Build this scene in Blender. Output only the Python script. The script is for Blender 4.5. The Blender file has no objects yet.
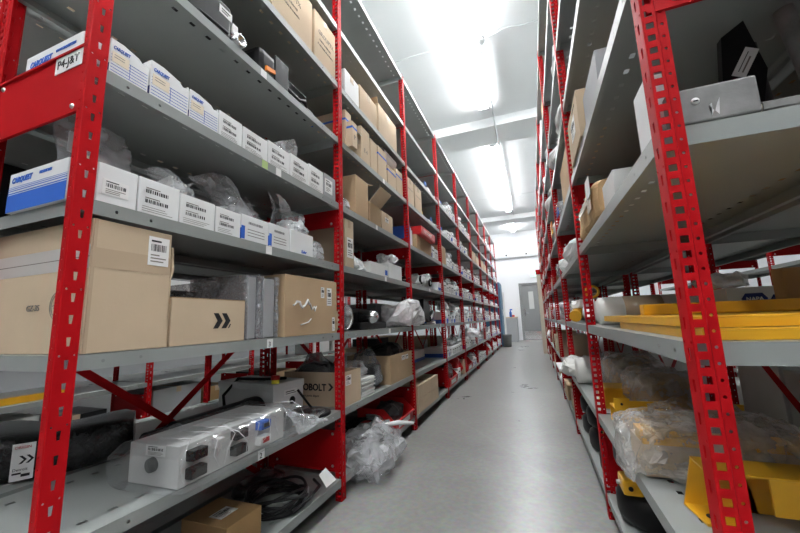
import bpy, bmesh, math, random
from mathutils import Vector, Matrix, noise
random.seed(7)
SC = bpy.context.scene
COL = SC.collection
PI = math.pi

# ------------------------------------------------------------------ camera
F_PX, PITCH, YAW, ROLL, CAMH = 350.3, .1532, .3565, .0356, .9104
def camera_axes():
    cx, sx = math.cos(PITCH), math.sin(PITCH); cy, sy = math.cos(YAW), math.sin(YAW); cz, sz = math.cos(ROLL), math.sin(ROLL)
    return (Matrix(((cy, -sy, 0), (sy, cy, 0), (0, 0, 1))) @ Matrix(((1, 0, 0), (0, cx, -sx), (0, sx, cx)))
            @ Matrix(((cz, 0, sz), (0, 1, 0), (-sz, 0, cz))))
RM = camera_axes()
AX, FW, UP = RM.col[0].copy(), RM.col[1].copy(), RM.col[2].copy()
CAM = Vector((0, 0, CAMH))
cam = bpy.data.cameras.new('camera'); cam.sensor_width = 36; cam.lens = F_PX * 36 / 800; cam.clip_start = .02
co = bpy.data.objects.new('camera', cam); COL.objects.link(co)
m = Matrix.Identity(4)
for i in range(3):
    m[i][0], m[i][1], m[i][2] = AX[i], UP[i], -FW[i]
m.translation = CAM
co.matrix_world = m
SC.camera = co

# surveying helpers: where the sight line through a photo point meets a known plane of the room
def at(u, v, ax, val):
    d = RM @ Vector(((u - 400) / F_PX, 1, -(v - 266.5) / F_PX)); i = 'xyz'.index(ax)
    return CAM + d * ((val - CAM[i]) / d[i])
def y_of(u, X, z):
    n = AX - FW * ((u - 400) / F_PX)
    return -(n[0] * X + n[2] * (z - CAMH)) / n[1]
def x_of(u, y, z):
    n = AX - FW * ((u - 400) / F_PX)
    return -(n[1] * y + n[2] * (z - CAMH)) / n[0]
def z_of(v, X, y):
    n = UP + FW * ((v - 266.5) / F_PX)
    return CAMH - (n[0] * X + n[1] * y) / n[2]

# ------------------------------------------------------------------ materials
def new_mat(name):
    mt = bpy.data.materials.new(name); mt.use_nodes = True
    return mt, mt.node_tree.nodes, mt.node_tree.links, mt.node_tree.nodes['Principled BSDF']
def mat(name, col, rough=.5, metal=0, var=.0, scale=20, bump=0, bscale=200, spec=.5, coat=0, alpha=None, trans=0):
    mt, N, K, b = new_mat(name)
    b.inputs['Base Color'].default_value = (*col, 1); b.inputs['Roughness'].default_value = rough
    b.inputs['Metallic'].default_value = metal; b.inputs['Specular IOR Level'].default_value = spec
    b.inputs['Coat Weight'].default_value = coat
    if trans: b.inputs['Transmission Weight'].default_value = trans
    tc = N.new('ShaderNodeTexCoord')
    if var:
        n = N.new('ShaderNodeTexNoise'); n.inputs['Scale'].default_value = scale; n.inputs['Detail'].default_value = 5
        r = N.new('ShaderNodeValToRGB')
        r.color_ramp.elements[0].color = (*[c * (1 - var) for c in col], 1); r.color_ramp.elements[0].position = .3
        r.color_ramp.elements[1].color = (*[min(1, c * (1 + var)) for c in col], 1); r.color_ramp.elements[1].position = .7
        K.new(tc.outputs['Object'], n.inputs['Vector']); K.new(n.outputs['Fac'], r.inputs['Fac']); K.new(r.outputs['Color'], b.inputs['Base Color'])
    if bump:
        n2 = N.new('ShaderNodeTexNoise'); n2.inputs['Scale'].default_value = bscale; n2.inputs['Detail'].default_value = 3
        bp = N.new('ShaderNodeBump'); bp.inputs['Strength'].default_value = bump; bp.inputs['Distance'].default_value = .002
        K.new(tc.outputs['Object'], n2.inputs['Vector']); K.new(n2.outputs['Fac'], bp.inputs['Height']); K.new(bp.outputs['Normal'], b.inputs['Normal'])
    return mt
def film(name, col, opacity, rough=.16, bump=.5, bscale=30, gloss=1.0, gmax=.42):
    """thin plastic film: mostly see-through with a little milkiness and sharp wrinkled glints"""
    mt, N, K, b = new_mat(name); N.remove(b)
    t = N.new('ShaderNodeBsdfTransparent'); t.inputs['Color'].default_value = (.97, .975, .98, 1)
    df = N.new('ShaderNodeBsdfDiffuse'); df.inputs['Color'].default_value = (*col, 1)
    gl = N.new('ShaderNodeBsdfGlossy'); gl.inputs['Roughness'].default_value = rough; gl.inputs['Color'].default_value = (.95, .95, .96, 1)
    tc = N.new('ShaderNodeTexCoord'); n = N.new('ShaderNodeTexNoise'); n.inputs['Scale'].default_value = bscale; n.inputs['Detail'].default_value = 4; n.inputs['Distortion'].default_value = .6
    bp = N.new('ShaderNodeBump'); bp.inputs['Strength'].default_value = bump; bp.inputs['Distance'].default_value = .012
    K.new(tc.outputs['Object'], n.inputs['Vector']); K.new(n.outputs['Fac'], bp.inputs['Height'])
    for q in (df, gl): K.new(bp.outputs['Normal'], q.inputs['Normal'])
    pn = N.new('ShaderNodeTexNoise'); pn.inputs['Scale'].default_value = bscale * .5; pn.inputs['Detail'].default_value = 5
    mr = N.new('ShaderNodeMapRange'); mr.inputs['From Min'].default_value = .35; mr.inputs['From Max'].default_value = .7
    mr.inputs['To Min'].default_value = opacity * .6; mr.inputs['To Max'].default_value = min(1, opacity * 1.5)
    K.new(tc.outputs['Object'], pn.inputs['Vector']); K.new(pn.outputs['Fac'], mr.inputs['Value'])
    m1 = N.new('ShaderNodeMixShader'); K.new(mr.outputs['Result'], m1.inputs['Fac']); K.new(t.outputs[0], m1.inputs[1]); K.new(df.outputs[0], m1.inputs[2])
    fr = N.new('ShaderNodeFresnel'); fr.inputs['IOR'].default_value = 1.5; K.new(bp.outputs['Normal'], fr.inputs['Normal'])
    mu = N.new('ShaderNodeMath'); mu.operation = 'MULTIPLY'; mu.inputs[1].default_value = .9 * gloss; K.new(fr.outputs[0], mu.inputs[0])
    mn = N.new('ShaderNodeMath'); mn.operation = 'MINIMUM'; mn.inputs[1].default_value = gmax; K.new(mu.outputs[0], mn.inputs[0])
    m2 = N.new('ShaderNodeMixShader'); K.new(mn.outputs[0], m2.inputs['Fac']); K.new(m1.outputs[0], m2.inputs[1]); K.new(gl.outputs[0], m2.inputs[2])
    K.new(m2.outputs[0], N['Material Output'].inputs['Surface'])
    return mt
def emit(name, col, power):
    mt, N, K, b = new_mat(name)
    b.inputs['Base Color'].default_value = (.8, .8, .8, 1)
    b.inputs['Emission Color'].default_value = (*col, 1); b.inputs['Emission Strength'].default_value = power
    return mt
M = {}
M['red'] = mat('red powder coat', (.37, .005, .008), .5, var=.06, scale=6, bump=.05, bscale=400, spec=.06)
M['grey'] = mat('grey shelf enamel', (.265, .285, .275), .38, var=.05, scale=4, bump=.05, bscale=300)
M['steel'] = mat('bolt zinc', (.75, .75, .73), .3, 1)
M['galv'] = mat('grey cast steel', (.19, .19, .187), .5, .15, var=.25, scale=22, bump=.35, bscale=60)
M['chrome'] = mat('bright metal', (.72, .73, .74), .22, 1, var=.1, scale=30)
M['dark_steel'] = mat('dark steel', (.05, .05, .053), .42, .5, var=.2, scale=20)
M['kraft'] = mat('kraft cardboard', (.47, .335, .205), .85, var=.07, scale=5, bump=.15, bscale=90, spec=.2)
M['kraft_lt'] = mat('pale cardboard', (.56, .44, .31), .85, var=.06, scale=5, bump=.12, bscale=90, spec=.2)
M['kraft_dk'] = mat('brown cardboard', (.36, .22, .10), .85, var=.08, scale=6, bump=.15, bscale=90, spec=.2)
M['kraft_paper'] = mat('brown kraft paper', (.50, .33, .17), .8, var=.12, scale=12, bump=.5, bscale=25, spec=.25)
M['flute'] = mat('cardboard edge', (.40, .27, .16), .9, spec=.1)
M['tape'] = mat('clear packing tape', (.50, .385, .27), .25, spec=.5)
M['greytape'] = mat('pale grey packing tape', (.55, .52, .49), .3, spec=.5)
M['white'] = mat('white card', (.78, .79, .79), .6, var=.03, scale=8, spec=.3)
M['white2'] = mat('off white card', (.70, .70, .68), .65, var=.05, scale=8, spec=.3)
M['paper'] = mat('white paper', (.84, .84, .83), .7, spec=.2)
M['beige'] = mat('beige label', (.78, .69, .55), .7, spec=.2)
M['greybox'] = mat('grey card', (.36, .37, .38), .6, spec=.3)
M['blue'] = mat('printed blue', (.03, .12, .50), .5, spec=.3)
M['navy'] = mat('printed navy', (.015, .03, .16), .5, spec=.3)
M['ink'] = mat('black print', (.02, .02, .022), .6, spec=.2)
M['greyink'] = mat('grey print', (.22, .2, .18), .6, spec=.2)
M['black'] = mat('black plastic', (.008, .008, .009), .38, var=.2, scale=30, spec=.22)
M['rubber'] = mat('black rubber', (.010, .010, .011), .42, var=.15, scale=40, bump=.1, bscale=200, spec=.25)
M['blkfilm'] = mat('black bubble wrap', (.014, .0145, .0155), .2, var=.6, scale=60, bump=1.0, bscale=150, spec=.5)
M['yellow'] = mat('yellow paint', (.72, .37, .012), .4, var=.07, scale=9, coat=.15)
M['yellow_lt'] = mat('pale yellow plastic', (.80, .72, .05), .4)
M['orange'] = mat('orange plastic', (.8, .22, .02), .45)
M['redplastic'] = mat('red plastic bin', (.52, .012, .014), .35, var=.05, scale=10)
M['alu'] = mat('painted aluminium', (.58, .58, .57), .5, .1, var=.04, scale=10)
M['ctrl'] = mat('light grey enclosure', (.72, .73, .73), .45, var=.03, scale=10)
M['film'] = film('clear poly bag', (.88, .90, .93), .27, bscale=24, bump=.4, rough=.09, gmax=.3)
M['film_thin'] = film('thin clear bag', (.86, .88, .90), .016, rough=.06, bscale=14, bump=.35, gloss=.9, gmax=.2)
M['film_thick'] = film('thick poly bag', (.80, .81, .83), .36, bscale=20, bump=1.0, rough=.12)
M['film_milk'] = film('milky poly bag', (.90, .90, .91), .8, bump=.6, gloss=.6)
M['film_grey'] = film('grey poly bag', (.34, .36, .38), .32)
M['bubble'] = film('bubble wrap', (.62, .64, .67), .34, bump=1.0, bscale=130)
M['foam'] = mat('white foam sheet', (.74, .73, .70), .7, var=.05, scale=10, bump=.3, bscale=40, spec=.3)
M['shrink'] = film('stretch wrap', (.92, .90, .87), .30, bump=1.0, bscale=34, rough=.09)
M['silver'] = mat('silver bag', (.55, .56, .57), .3, .6, var=.25, scale=30, bump=.8, bscale=40)
M['bluesteel'] = mat('blue painted locker', (.045, .125, .21), .4)
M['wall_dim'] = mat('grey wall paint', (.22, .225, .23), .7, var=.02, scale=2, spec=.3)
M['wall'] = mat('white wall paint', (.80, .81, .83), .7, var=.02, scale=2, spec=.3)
M['ceil'] = mat('white ceiling panel', (.78, .80, .81), .6, var=.02, scale=1.5, spec=.3)
M['conduit'] = mat('grey conduit', (.55, .57, .58), .5, .2)
M['door'] = mat('grey door paint', (.20, .205, .205), .5)
M['cream'] = mat('cream board', (.66, .62, .50), .6)
M['bin'] = mat('dark grey bin', (.14, .145, .14), .6)
M['exitg'] = emit('green exit sign', (.02, .75, .33), 1.2)
M['glass'] = mat('door glass', (.55, .56, .55), .1)
M['tube'] = emit('lit tube', (.97, .985, 1.0), 42)
M['green'] = mat('green sticker', (.45, .62, .25), .6)
M['pink'] = mat('pink card', (.68, .38, .42), .6)
def concrete():
    mt, N, K, b = new_mat('polished concrete')
    tc = N.new('ShaderNodeTexCoord')
    n1 = N.new('ShaderNodeTexNoise'); n1.inputs['Scale'].default_value = 1.7; n1.inputs['Detail'].default_value = 8; n1.inputs['Roughness'].default_value = .62
    n2 = N.new('ShaderNodeTexNoise'); n2.inputs['Scale'].default_value = 38; n2.inputs['Detail'].default_value = 4
    r = N.new('ShaderNodeValToRGB'); e = r.color_ramp.elements
    e[0].position, e[0].color = .32, (.205, .206, .197, 1); e[1].position, e[1].color = .7, (.290, .292, .278, 1)
    mx = N.new('ShaderNodeMix'); mx.data_type = 'RGBA'; mx.blend_type = 'OVERLAY'; mx.inputs['Factor'].default_value = .35
    vr = N.new('ShaderNodeTexVoronoi'); vr.feature = 'DISTANCE_TO_EDGE'; vr.inputs['Scale'].default_value = .42
    wn = N.new('ShaderNodeTexNoise'); wn.inputs['Scale'].default_value = 3; wn.inputs['Detail'].default_value = 6
    ad = N.new('ShaderNodeMix'); ad.data_type = 'RGBA'; ad.inputs['Factor'].default_value = .12
    cr = N.new('ShaderNodeValToRGB'); cr.color_ramp.elements[0].position = .0; cr.color_ramp.elements[0].color = (.035, .035, .035, 1)
    cr.color_ramp.elements[1].position = .006; cr.color_ramp.elements[1].color = (0, 0, 0, 1)
    a2 = N.new('ShaderNodeMix'); a2.data_type = 'RGBA'; a2.blend_type = 'ADD'; a2.inputs['Factor'].default_value = .7
    K.new(tc.outputs['Object'], n1.inputs['Vector']); K.new(tc.outputs['Object'], n2.inputs['Vector']); K.new(tc.outputs['Object'], wn.inputs['Vector'])
    K.new(tc.outputs['Object'], ad.inputs['A']); K.new(wn.outputs['Color'], ad.inputs['B']); K.new(ad.outputs['Result'], vr.inputs['Vector'])
    K.new(vr.outputs['Distance'], cr.inputs['Fac'])
    K.new(n1.outputs['Fac'], r.inputs['Fac']); K.new(r.outputs['Color'], mx.inputs['A']); K.new(n2.outputs['Color'], mx.inputs['B'])
    K.new(mx.outputs['Result'], a2.inputs['A']); K.new(cr.outputs['Color'], a2.inputs['B']); K.new(a2.outputs['Result'], b.inputs['Base Color'])
    rr = N.new('ShaderNodeMapRange'); rr.inputs['To Min'].default_value = .20; rr.inputs['To Max'].default_value = .42
    K.new(n1.outputs['Fac'], rr.inputs['Value']); K.new(rr.outputs['Result'], b.inputs['Roughness'])
    bp = N.new('ShaderNodeBump'); bp.inputs['Strength'].default_value = .06; bp.inputs['Distance'].default_value = .002
    K.new(n2.outputs['Fac'], bp.inputs['Height']); K.new(bp.outputs['Normal'], b.inputs['Normal'])
    return mt
M['concrete'] = concrete()

# ------------------------------------------------------------------ mesh building
class MB:
    """collects polygons with material slots; build() links them as ONE mesh object"""
    def __init__(s): s.v = []; s.f = []; s.m = []; s.sm = []; s.mats = []
    def mi(s, k):
        if k not in s.mats: s.mats.append(k)
        return s.mats.index(k)
    def poly(s, pts, k, smooth=False):
        b = len(s.v); s.v += [tuple(p) for p in pts]; s.f.append(tuple(range(b, b + len(pts)))); s.m.append(s.mi(k)); s.sm.append(smooth); return s
    def grid(s, rows, k, smooth=True, close_u=False, close_v=False):
        b = len(s.v); R, C = len(rows), len(rows[0])
        for r in rows: s.v += [tuple(p) for p in r]
        for i in range(R if close_v else R - 1):
            for j in range(C if close_u else C - 1):
                i2, j2 = (i + 1) % R, (j + 1) % C
                s.f.append((b + i * C + j, b + i * C + j2, b + i2 * C + j2, b + i2 * C + j)); s.m.append(s.mi(k)); s.sm.append(smooth)
        return s
    def box(s, x0, y0, z0, x1, y1, z1, k, T=None, bev=0):
        if x0 > x1: x0, x1 = x1, x0
        if y0 > y1: y0, y1 = y1, y0
        if z0 > z1: z0, z1 = z1, z0
        mi = s.mi(k)
        if bev and min(x1 - x0, y1 - y0, z1 - z0) > 2.5 * bev:
            bm = bmesh.new(); bmesh.ops.create_cube(bm, size=1)
            for q in bm.verts: q.co = Vector(((x0, x1)[q.co.x > 0], (y0, y1)[q.co.y > 0], (z0, z1)[q.co.z > 0]))
            bmesh.ops.bevel(bm, geom=bm.edges[:], offset=bev, segments=2, affect='EDGES', profile=.6)
            s.add(bm, k, T); bm.free(); return s
        P = [Vector((x, y, z)) for z in (z0, z1) for y in (y0, y1) for x in (x0, x1)]
        if T: P = [T @ p for p in P]
        b = len(s.v); s.v += [tuple(p) for p in P]
        for f in ((0, 2, 3, 1), (4, 5, 7, 6), (0, 1, 5, 4), (2, 6, 7, 3), (0, 4, 6, 2), (1, 3, 7, 5)):
            s.f.append(tuple(b + i for i in f)); s.m.append(mi); s.sm.append(False)
        return s
    def add(s, bm, k, T=None, smooth=False):
        b = len(s.v); bm.verts.ensure_lookup_table(); bm.verts.index_update(); mi = s.mi(k)
        s.v += [tuple(T @ q.co if T else q.co) for q in bm.verts]
        for f in bm.faces: s.f.append(tuple(b + q.index for q in f.verts)); s.m.append(mi); s.sm.append(smooth)
        return s
    def tube(s, pts, r, k, n=8, closed=False, caps=True):
        pts = [Vector(p) for p in pts]; rows = []; up = Vector((0, 0, 1)); L = len(pts)
        rr = r if isinstance(r, (list, tuple)) else [r] * L
        prev = None
        for i, p in enumerate(pts):
            a = pts[i - 1] if (i or closed) else p; c = pts[(i + 1) % L] if (i < L - 1 or closed) else p
            t = (c - a).normalized() if (c - a).length > 1e-9 else Vector((0, 0, 1))
            if prev is None:
                u = t.orthogonal().normalized() if abs(t.dot(up)) > .95 else (up - t * up.dot(t)).normalized()
            else:
                u = prev - t * prev.dot(t); u = u.normalized() if u.length > 1e-6 else t.orthogonal().normalized()
            prev = u; w = t.cross(u)
            rows.append([p + (u * math.cos(2 * PI * j / n) + w * math.sin(2 * PI * j / n)) * rr[i] for j in range(n)])
        s.grid(rows, k, True, True, closed)
        if caps and not closed: s.poly(rows[0][::-1], k); s.poly(rows[-1], k)
        return s
    def lathe(s, prof, k, n=24, T=None, smooth=True):
        rows = [[Vector((r * math.cos(2 * PI * j / n), r * math.sin(2 * PI * j / n), z)) for j in range(n)] for r, z in prof]
        if T: rows = [[T @ p for p in r] for r in rows]
        s.grid(rows, k, smooth, True); return s
    def prism(s, outline, z0, z1, k, T=None):
        lo = [Vector((x, y, z0)) for x, y in outline]; hi = [Vector((x, y, z1)) for x, y in outline]
        if T: lo = [T @ p for p in lo]; hi = [T @ p for p in hi]
        s.poly(lo[::-1], k); s.poly(hi, k); n = len(lo)
        for i in range(n): s.poly([lo[i], lo[(i + 1) % n], hi[(i + 1) % n], hi[i]], k)
        return s
    def mesh(s, name):
        me = bpy.data.meshes.new(name); me.from_pydata(s.v, [], s.f); me.update()
        for k in s.mats: me.materials.append(M[k])
        me.polygons.foreach_set('material_index', s.m); me.polygons.foreach_set('use_smooth', s.sm); me.update()
        return me
    def build(s, name, parent=None, loc=(0, 0, 0)):
        o = bpy.data.objects.new(name, s.mesh(name)); COL.objects.link(o); o.location = loc
        if parent: o.parent = parent
        return o
def mesh_obj(name, me, parent=None, loc=(0, 0, 0), rz=0):
    o = bpy.data.objects.new(name, me); COL.objects.link(o); o.location = loc; o.rotation_euler = (0, 0, rz)
    if parent: o.parent = parent
    return o
LABELS = set()
def tag(o, label, cat, group=None):
    if label in LABELS and not group: print('DUP LABEL', label)
    LABELS.add(label)
    if not 4 <= len(label.split()) <= 16: print('LABEL LENGTH', len(label.split()), label)
    o['label'] = label; o['category'] = cat
    if group: o['group'] = group
    return o
def thing(name, label, cat, loc=(0, 0, 0), rz=0, group=None):
    o = bpy.data.objects.new(name, None); o.empty_display_size = .05; COL.objects.link(o); o.location = loc; o.rotation_euler = (0, 0, rz)
    return tag(o, label, cat, group)
def copy_tree(o, parent=None):
    c = o.copy(); COL.objects.link(c)
    if parent: c.parent = parent
    for ch in list(o.children): copy_tree(ch, c)
    return c
def struct(o): o['kind'] = 'structure'; return o
TXT = {}
def text(s, size, k, parent, org, xd, yd, name='printed_text', shear=0, bold=.0, align='LEFT', squash=1):
    key = (s, round(shear, 2), round(bold, 3), align)
    if key not in TXT:
        c = bpy.data.curves.new('t', 'FONT'); c.body = s; c.size = 1; c.extrude = .002; c.shear = shear; c.offset = bold; c.align_x = align; c.resolution_u = 3
        o = bpy.data.objects.new('t', c); COL.objects.link(o)
        me = bpy.data.meshes.new_from_object(o.evaluated_get(bpy.context.evaluated_depsgraph_get()))
        bpy.data.objects.remove(o); bpy.data.curves.remove(c); TXT[key] = me
    me = TXT[key].copy(); me.materials.clear(); me.materials.append(M[k])
    xd, yd = Vector(xd).normalized(), Vector(yd).normalized(); zd = xd.cross(yd)
    T = Matrix.Identity(4)
    for i in range(3): T[i][0], T[i][1], T[i][2] = xd[i] * size * squash, yd[i] * size, zd[i] * .3
    T.translation = Vector(org) + zd * .0002
    me.transform(T); me.name = name
    return mesh_obj(name, me, parent)
# ------------------------------------------------------------------ racks
XL, XR, L = -1.0035, .2368, 1.22
YL, YR = .476, .708
YB = [.476] + [.4985 + L * i for i in range(1, 10)]   # left run: the first bay is a touch longer
#         # near corner of the first upright, left and right run
PW, PD = .044, .039          # post: aisle face width, side depth
DEPTH = .475
LEV = [.11, .449, .857, 1.238, 1.60, 2.01, 2.375, 2.78, 3.28]
SHELF = ['lowest', 'second', 'third', 'fourth', 'fifth', 'sixth', 'seventh', 'eighth', 'top']
NTH = ['nearest', 'second', 'third', 'fourth', 'fifth', 'sixth', 'seventh', 'eighth', 'ninth', 'tenth', 'eleventh', 'twelfth', 'thirteenth', 'fourteenth', 'fifteenth', 'sixteenth']
LIP = .037
def post_mesh(H=3.30, slim=False, mirror=False):
    mb = MB(); dz = .0254; n = int(H / dz)
    def ring(P, s0, s1, z0, z1, hole):
        # P(s,z)->point; hole is a polygon (s,z); quads between the cell's rim and the hole
        k = len(hole)
        if k == 4: rim = [(s0, z0), (s1, z0), (s1, z1), (s0, z1)]
        else:
            sm, zm = (s0 + s1) / 2, (z0 + z1) / 2
            rim = [(s1, zm), (s1, z1), (sm, z1), (s0, z1), (s0, zm), (s0, z0), (sm, z0), (s1, z0)]
        for i in range(k):
            j = (i + 1) % k
            mb.poly([P(*rim[i]), P(*rim[j]), P(*hole[j]), P(*hole[i])], 'red')
    def circ(cx, cz, r): return [(cx + r * math.cos(a * PI / 4), cz + r * math.sin(a * PI / 4)) for a in range(8)]
    def web(P, slim):
        # side web, s = distance back from the aisle face
        for i in range(n):
            z0, z1 = i * dz, min(H, (i + 1) * dz); zm = (z0 + z1) / 2
            if slim:
                mb.poly([P(.0025, z0), P(.007, z0), P(.007, z1), P(.0025, z1)], 'red')
                ring(P, .007, .021, z0, z1, circ(.0135, zm, .0026)); continue
            mb.poly([P(.0025, z0), P(.0035, z0), P(.0035, z1), P(.0025, z1)], 'red')
            ring(P, .0035, .0185, z0, z1, [(.005, zm - .0062), (.0175, zm - .0062), (.0175, zm + .0062), (.005, zm + .0062)])
            mb.poly([P(.0185, z0), P(.022, z0), P(.022, z1), P(.0185, z1)], 'red')
            mb.poly([P(.022, z0), P(.0245, z0, .0035), P(.0245, z1, .0035), P(.022, z1)], 'red')
            ring(lambda s, z: P(s, z, .0035), .0245, PD, z0, z1, circ(.031, zm, .0027))
    web((lambda s, z, o=0: (-s, PW - o, z)) if mirror else (lambda s, z, o=0: (-s, o, z)), slim)
    q = 0 if mirror else PW
    mb.poly([(-.0025, q, 0), (-.010, q, 0), (-.010, q, H), (-.0025, q, H)], 'red')
    c = [(-.0025, 0), (-.0008, .0008), (0, .0025)]
    for (a, b) in zip(c[:-1], c[1:]):
        mb.poly([(a[0], a[1], 0), (b[0], b[1], 0), (b[0], b[1], H), (a[0], a[1], H)], 'red')
        mb.poly([(a[0], PW - a[1], 0), (b[0], PW - b[1], 0), (b[0], PW - b[1], H), (a[0], PW - a[1], H)], 'red')
    A = lambda s, z: (0, s, z)
    d2 = dz * 2; m0, m1 = .013, .031; c0 = PW / 2
    for i in range(int(H / d2)):
        z0, z1 = i * d2, (i + 1) * d2; zm = (z0 + z1) / 2
        ring(A, m0, m1, z0, z1, [(c0 - .003, zm - .010), (c0 + .003, zm - .010), (c0 + .0045, zm + .010), (c0 - .0045, zm + .010)])
        for a, b in ((.0025, m0), (m1, PW - .0025)):
            zt = z1
            if i % 3 == 1: zt = z1 - .011; ring(A, a, b, zt, z1, circ((a + b) / 2, z1 - .0055, .0024))
            mb.poly([A(a, z0), A(b, z0), A(b, zt), A(a, zt)], 'red')
    me = mb.mesh('post')
    bm = bmesh.new(); bm.from_mesh(me); bmesh.ops.remove_doubles(bm, verts=bm.verts, dist=1e-5); bmesh.ops.recalc_face_normals(bm, faces=bm.faces); bm.to_mesh(me); bm.free()
    o = bpy.data.objects.new('tmp', me); COL.objects.link(o); md = o.modifiers.new('s', 'SOLIDIFY'); md.thickness = .0018; md.offset = -1
    out = bpy.data.meshes.new_from_object(o.evaluated_get(bpy.context.evaluated_depsgraph_get())); bpy.data.objects.remove(o)
    bm = bmesh.new(); bm.from_mesh(out); r = bmesh.ops.create_cube(bm, size=1)
    for v in r['verts']: v.co = Vector((-.019 + v.co.x * .038, PW / 2 + v.co.y * .044, .002 + v.co.z * .004))
    bm.to_mesh(out); bm.free(); out.name = 'post'
    return out
POST, POST_END, POST_TURNED = post_mesh(), post_mesh(slim=True), post_mesh(mirror=True)
def shelf_mesh(length=L - PW / 2 - .002, d=DEPTH - .012):
    """deck with folded lips on all four sides and rows of punched slots; origin at the front edge, top of deck at z=0"""
    mb = MB(); x0, x1 = -d, 0.; t = .0012; k = 'grey'
    xs = [x1, -.064, -.077, -.385, -.398, x0]; n = 18; w = length / n
    for a in range(5):
        for j in range(n):
            y0, y1 = j * w, (j + 1) * w
            if a in (1, 3):
                ym = (y0 + y1) / 2
                for q0, q1 in ((y0, ym - .010), (ym + .010, y1)):
                    mb.box(xs[a + 1], q0, -t, xs[a], q1, 0, k)
            elif j == 0: mb.box(xs[a + 1], 0, -t, xs[a], length, 0, k)
    # front lip with round holes near its ends
    def lip(xa, xb):
        holes = [.075, .165, length - .165, length - .075]; ys = [0]
        for h in holes: ys += [h - .012, h + .012]
        ys.append(length)
        for i in range(len(ys) - 1):
            a, b = ys[i], ys[i + 1]
            for x in (xa, xb):
                if i % 2 == 0: mb.poly([(x, a, 0), (x, b, 0), (x, b, -LIP), (x, a, -LIP)], k)
                else:
                    c = (a + b) / 2; zc = -LIP * .5
                    hole = [(c + .0045 * math.cos(q * PI / 4), zc + .0045 * math.sin(q * PI / 4)) for q in range(8)]
                    rim = [(b, zc), (b, 0), (c, 0), (a, 0), (a, zc), (a, -LIP), (c, -LIP), (b, -LIP)]
                    for q in range(8):
                        r = (q + 1) % 8
                        mb.poly([(x, *rim[q]), (x, *rim[r]), (x, *hole[r]), (x, *hole[q])], k)
        mb.poly([(xa, 0, -LIP), (xa, length, -LIP), (xb, length, -LIP), (xb, 0, -LIP)], k)
    lip(0, -t); lip(x0, x0 + t)
    for s, x in ((-1, 0), (1, x0)):
        mb.box(x, 0, -LIP, x + s * .016, length, -LIP + t, k); mb.box(x + s * .016, 0, -LIP, x + s * (.016 + t), length, -LIP + .008, k)
    mb.box(x0, 0, -LIP, 0, t, 0, k); mb.box(x0, length - t, -LIP, 0, length, 0, k)
    return mb.mesh('shelf')
SHELFM, SHELF_LONG = shelf_mesh(), shelf_mesh(YB[1] - YB[0] - PW / 2 - .002)
def panel_mesh(h):
    mb = MB(); d0, d1 = -.040, -(DEPTH - .040)
    mb.box(d1 - .03, .006, 0, d0 + .03, .0075, h, 'red')
    for z in (0, h - .006): mb.box(d1 - .03, 0, z, d0 + .03, .0075, z + .006, 'red')
    return mb.mesh('side_panel')
PANELS = {.205: panel_mesh(.205), .19: panel_mesh(.19), .03: panel_mesh(.03)}
def bolt_mesh():
    mb = MB(); T = Matrix.Rotation(PI / 2, 4, 'X')
    mb.lathe([(0, .005), (.004, .0048), (.0065, .003), (.0075, 0)], 'steel', 12, T); return mb.mesh('bolt')
BOLTM = bolt_mesh()
def brace(parent, y0, z0, y1, z1, x):
    d = Vector((0, y1 - y0, z1 - z0)); n = Vector((0, -d.z, d.y)).normalized() * .014
    a, b = Vector((x, y0, z0)), Vector((x, y1, z1)); mb = MB(); t = Vector((.002, 0, 0))
    q = [a - n, b - n, b + n, a + n]
    mb.poly(q, 'red'); mb.poly([p + t for p in q][::-1], 'red')
    for i in range(4): mb.poly([q[i], q[(i + 1) % 4], q[(i + 1) % 4] + t, q[i] + t], 'red')
    return mb.build('cross_brace', parent)
def frame(parent, y, flip, end=False):
    """one upright frame: two posts and the plates between them. flip mirrors the run (aisle on its -x side)"""
    for back in (0, 1):
        # the post's aisle face looks to +x; the back post looks the other way
        face_pos = (not back) if not flip else back
        x = 0 if not back else (-DEPTH if not flip else DEPTH)
        if face_pos: mesh_obj('post', POST_END if end else POST, parent, (x, y, 0))
        else: mesh_obj('post', POST_TURNED, parent, (x, y + PW, 0), PI)
    for z, h in ((.14, .205), (1.461, .19), (2.74, .03)):
        p = mesh_obj('side_panel', PANELS[h], parent, (0 if not flip else DEPTH, y, z))
        if h > .1:
            for s in (-.058, -(DEPTH - .058)):
                mesh_obj('bolt', BOLTM, p, (s, .006, h * .9)); mesh_obj('bolt', BOLTM, p, (s, .006, h * .12))
SHELF_OBJ = {}
def bay(name, label, x, y, flip=False, last=False, levels=LEV, braces=True, rack=None, group=None):
    t = thing(name, label, 'shelving unit', (x, y, 0), 0, group)
    frame(t, 0, flip, rack == ('L', 0))
    if last: frame(t, L, flip)
    for i, z in enumerate(levels):
        if flip: s = mesh_obj('shelf', SHELFM, t, (.003 + DEPTH - .012, PW / 2 + .001, z))
        else: s = mesh_obj('shelf', SHELF_LONG if rack == ('L', 0) else SHELFM, t, (-.003, PW / 2 + .001, z))
        SHELF_OBJ[(rack, i)] = s
    if braces:
        xb = (-DEPTH - .0035) if not flip else DEPTH + .0015
        brace(t, PW + .01, .97, L - .012, .09, xb); brace(t, PW + .01, .09, L - .012, .97, xb - (.003 if not flip else -.003))
        brace(t, PW + .01, 3.2, L - .012, 2.5, xb); brace(t, PW + .01, 2.5, L - .012, 3.2, xb - (.003 if not flip else -.003))
    return t
LB = []
ORD = NTH
for i in range(9):
    LB.append(bay('shelving_bay', f'red and grey steel shelving bay on the left of the aisle, {ORD[i]} from the camera', XL, YB[i], False, i == 8, rack=('L', i), group='left shelving run'))
RB = []
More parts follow.
